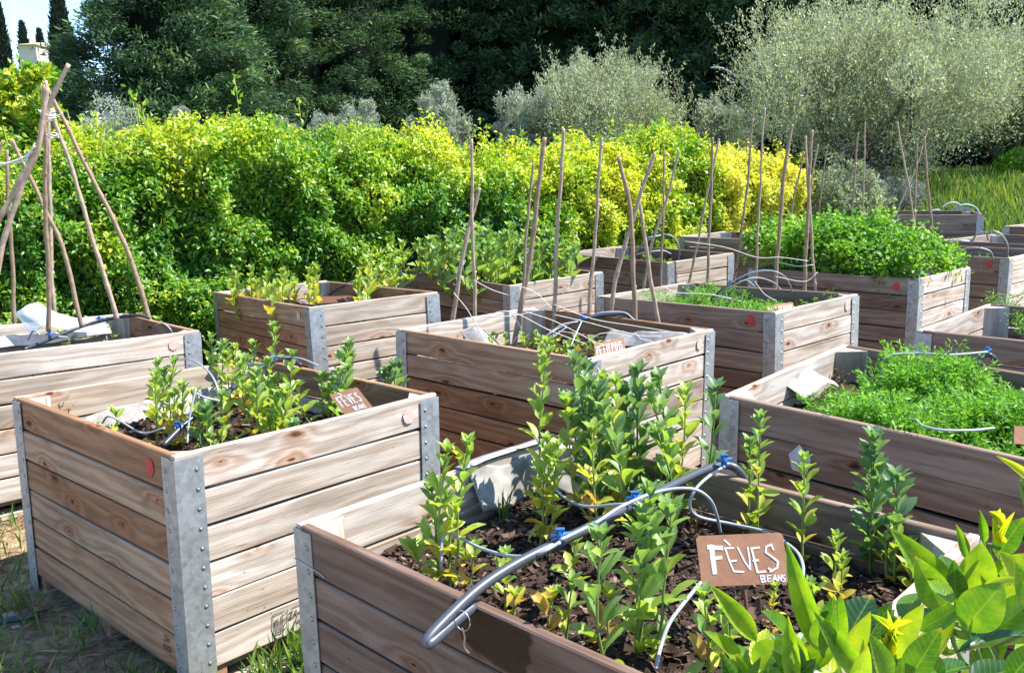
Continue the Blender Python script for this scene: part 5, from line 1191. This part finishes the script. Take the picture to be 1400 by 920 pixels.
# ------------------------------------------------------------------ citrus shrub
def citrus():
    Y0 = 1.22; root = empty('citrus_shrub', (1.02, 1.0, 0), 'big leaved citrus shrub in the bottom right corner', 'citrus shrub'); O = np.array([1.02, 1.0, 0])
    tp_ = leaf_tpl(12, .5, .22, .12, .78, .48, .006); tp_n = leaf_tpl(12, .5, .5, -.08, .7, .5, .004); lf = Leaves(); mb = MB()
    S = [ # base, tip, width px, depth, lv, facing (0 flat to camera .. 1 up)
     ((1312, 848), (1232, 730), 50, 1.30, .68, .15), ((1287, 832), (1256, 768), 46, 1.22, .66, .1), ((1330, 812), (1342, 748), 52, 1.25, .75, .1), ((1318, 860), (1368, 800), 62, 1.15, .62, .1),
     ((1356, 797), (1398, 758), 32, 1.28, .72, .3), ((1362, 760), (1397, 710), 34, 1.30, .42, .1), ((1342, 804), (1396, 789), 15, 1.2, .9, .4), ((1345, 872), (1430, 806), 46, 1.2, .5, .2),
     ((1308, 892), (1440, 862), 24, 1.12, .2, 1.0), ((1322, 935), (1396, 903), 46, 1.08, .08, .6), ((1122, 890), (1077, 755), 34, 1.05, .66, .1), ((1192, 940), (1120, 846), 32, 1.0, .64, .1),
     ((1034, 875), (979, 806), 30, 1.08, .72, .2), ((1150, 890), (1190, 808), 62, 1.16, .10, .8), ((1098, 930), (1056, 862), 46, 1.02, .45, .5), ((1084, 935), (1078, 852), 26, 1.0, .7, .1),
     ((1240, 935), (1281, 862), 44, 1.06, .45, .2), ((1222, 900), (1258, 830), 34, 1.12, .8, .4), ((1212, 935), (1196, 872), 34, 1.03, .6, .2), ((1150, 935), (1110, 880), 34, 1.05, .55, .5),
     ((1040, 925), (1130, 905), 26, 1.0, .12, .9), ((1345, 742), (1342, 702), 13, 1.30, .55, .0), ((1320, 762), (1311, 722), 15, 1.30, .6, .0), ((1352, 772), (1345, 748), 12, 1.28, .7, .2), ((1300, 790), (1288, 755), 24, 1.33, .35, .6),
     ((1412, 662), (1372, 625), 13, 1.15, .95, .2), ((1420, 690), (1402, 655), 22, 1.18, .5, .2), ((1380, 930), (1420, 880), 40, 1.1, .3, .3), ((1290, 930), (1262, 890), 30, 1.08, .55, .3), ((1265, 930), (1330, 900), 30, 1.06, .3, .7),
     ((1180, 900), (1130, 862), 26, 1.14, .35, .6), ((1335, 875), (1300, 850), 28, 1.22, .3, .5), ((1260, 880), (1210, 850), 26, 1.2, .4, .6), ((1170, 945), (1185, 890), 30, .98, .75, .2), ((1000, 945), (1040, 905), 22, 1.0, .4, .4)]
    def leaf(bp, tp2, wpx, y, lv, fc, tmpl):
        B = at_y(*bp, y); T_ = at_y(*tp2, y - .03 if fc < .5 else y + .05)
        d = T_ - B; L = np.linalg.norm(d); w_ = wpx / CAM_F * y / (L * .5)
        tocam = (CAM - B); tocam /= np.linalg.norm(tocam)
        nn = tocam * (1 - fc) + np.array([.15, .1, 1.]) * fc + rng.normal(size=3) * .12
        lf.add(tmpl, (B - O)[None], d[None], nn[None], L, lv, np.array([w_])); return B
    for (bp, tp2, wpx, y, lv, fc) in S:
        B = leaf(bp, tp2, wpx, y, lv, fc, tp_)
        T_ = B + np.array([rng.uniform(.0, .05), rng.uniform(-.03, .03), -.06]); mb.tube(smooth_path([B - O, (B + T_) / 2 - O + [.004, 0, 0], T_ - O], 4), .0018, 6, tint=.1)
    ra = np.random.default_rng(5)
    for k in range(70):
        px = ra.uniform(1010, 1430); lim = 905 - (px - 1010) * .27
        py = ra.uniform(lim, 965); y = ra.uniform(1.14, 1.36) if px > 1150 else ra.uniform(1.0, 1.08)
        if px < 1330 and y > 1.30: y = 1.26
        a = ra.uniform(-2.6, -.3); Lp = ra.uniform(45, 85)
        leaf((px, py), (px + math.cos(a) * Lp, py + math.sin(a) * Lp), ra.uniform(24, 46), y, float(np.clip(ra.normal(.60, .2), .05, .92)), float(ra.choice([.1, .3, .7])), tp_)
    # bright sprouts
    for (c, tips, y) in [((1216, 892), [(1184, 838), (1203, 842), (1212, 828), (1236, 838), (1254, 850), (1195, 862), (1240, 868), (1222, 850)], 1.1), ((1368, 742), [(1347, 700), (1362, 693), (1371, 692), (1391, 697), (1382, 715), (1355, 718)], 1.29)]:
        for i, t_ in enumerate(tips): leaf(c if i % 2 else (c[0], c[1] - 22), t_, 10 if c[0] < 1300 else 6, y - .02 + .01 * (i % 3), .93, .25, tp_n)
    # stems
    base = np.array([0, 0, 0.]); 
    for p in [at_y(1368, 748, 1.29), at_y(1300, 890, 1.2), at_y(1340, 800, 1.25), at_y(1216, 905, 1.1), at_y(1110, 935, 1.03), at_y(1415, 665, 1.16), at_y(1320, 860, 1.18)]:
        q = p - O; m1 = q * .5 + [.05, -.03, -.05]; P = smooth_path([base, q * .3 + [.03, .0, .02], m1 + [0, 0, .05], q - [0, 0, .05], q], 7); mb.tube(P, np.linspace(.011, .0022, len(P)), 8, tint=.15)
    mb.build('branches', [m_stem], root); lf.build('foliage', m_citrus, root)
citrus()

# ------------------------------------------------------------------ grass and litter on the ground
def inside_box(x, y):
    m = np.zeros(len(x), bool)
    for b in BOX.values():
        Mi = np.array(b['M'].inverted()); lx = Mi[0, 0] * x + Mi[0, 1] * y + Mi[0, 3]; ly = Mi[1, 0] * x + Mi[1, 1] * y + Mi[1, 3]
        m |= (lx > .02) & (lx < b['LA'] - .02) & (ly > .02) & (ly < b['LB'] - .02)
    return m
def scatter_grass(name, label, x, y, hgt, lvm, tufts=1, wid=.06, lean=.35, hv=.4):
    keep = ~inside_box(x, y); x, y = x[keep], y[keep]; n = len(x)
    lf = Leaves(); P = np.stack([x, y, terr(x, y) - .004], 1); d = np.stack([rng.normal(size=n) * lean, rng.normal(size=n) * lean, np.ones(n)], 1)
    lf.add(leaf_tpl(3, wid, .3, .3, .5, .3), P, d, unit(n), hgt * rng.uniform(1 - hv, 1 + hv, n), np.clip(lvm + rng.normal(size=n) * .18, 0, 1))
    tag(lf.build(name, m_grass), label, kind='stuff')
def clumpy(n, x0, x1, y0, y1, sp=.05, nt=120):
    cx = rng.uniform(x0, x1, nt); cy = rng.uniform(y0, y1, nt); k = rng.integers(0, nt, n); return cx[k] + rng.normal(size=n) * sp, cy[k] + rng.normal(size=n) * sp
x, y = clumpy(1500, -2.6, -.2, 1.6, 3.6, .05, 90); scatter_grass('grass', 'short grass tufts around the left front box', x, y, .10, .42)
x, y = clumpy(3500, -.9, .1, 2.2, 3.4, .06, 70); scatter_grass('grass', 'bright weeds and grass in the gap between front boxes', x, y, .10, .5, wid=.1)
x, y = clumpy(9000, -3, 5, 3.2, 9.5, .10, 160); scatter_grass('grass', 'thin grass tufts in the paths between the boxes', x, y, .10, .5)
n = 30000; y = rng.uniform(12.5, 21, n); x = y * rng.uniform(.36, .72, n); scatter_grass('meadow_grass', 'tall bright meadow grass beyond the farthest boxes', x, y, .38, .62, wid=.07)
def litter():
    n = 22000; x = rng.uniform(-3, .3, n); y = rng.uniform(1.7, 4.2, n); keep = ~inside_box(x, y); x, y = x[keep], y[keep]; n = len(x)
    lf = Leaves(); P = np.stack([x, y, terr(x, y) + rng.uniform(.001, .012, n)], 1); d = rng.normal(size=(n, 3)) * [1, 1, .15]
    lf.add(leaf_tpl(2, .09, .1, .05, .3), P, d, np.array([0, 0, 1.]) + rng.normal(size=(n, 3)) * .3, rng.gamma(3, .012, n) + .01, rng.beta(1.5, 1.5, n)); tag(lf.build('straw_litter', m_dry), 'dry straw and twig litter on the earth', kind='stuff')
litter()
# bits lying by the left box
B = at_z(30, 850, .01); mb = MB(); mb.tube(smooth_path([(-.09, -.03, .012), (0, 0, .014), (.05, .03, .012)], 5), .011, 8); o = mb.build('pipe_piece', [m_black_pipe]); o.location = B.tolist(); tag(o, 'short black pipe piece lying on shaded earth at left', 'pipe piece')
def stone(px, py, r, label):
    B = at_z(px, py, 0); mb = MB(); import itertools
    me = bpy.data.meshes.new('stone'); V = unit(60); 
    import bmesh; bm = bmesh.new(); bmesh.ops.create_icosphere(bm, subdivisions=3, radius=r)
    for v in bm.verts:
        p = np.array(v.co) / r; s = 1 + .22 * float(snoise(p[None], 2.2, 2)[0]) + .06 * float(snoise(p[None], 7, 4)[0]); v.co = Vector((p * r * s * [1.3, 1, .55]).tolist())
    bm.to_mesh(me); bm.free(); me.polygons.foreach_set('use_smooth', [True] * len(me.polygons)); o = put('stone', me, plain('limestone_' + str(px), (.36, .29, .23), .9, bump=.6, bscale=50)); o.location = (B[0], B[1], r * .35); tag(o, label, 'stone')
stone(14, 843, .022, 'pale pinkish stone at the left edge on shaded earth'); stone(22, 858, .014, 'smaller pebble touching the pale stone')
# loose plank on the ground between the two front boxes
mb = MB(); mb.box((0, 0, .004), (.42, .07, .024), 0, .8); o = mb.build('loose_plank', [m_wood]); B = at_z(352, 935, 0); o.location = (B[0], B[1], 0); o.rotation_euler = (0, 0, R(38)); tag(o, 'pale loose plank on the ground between front boxes', 'plank')
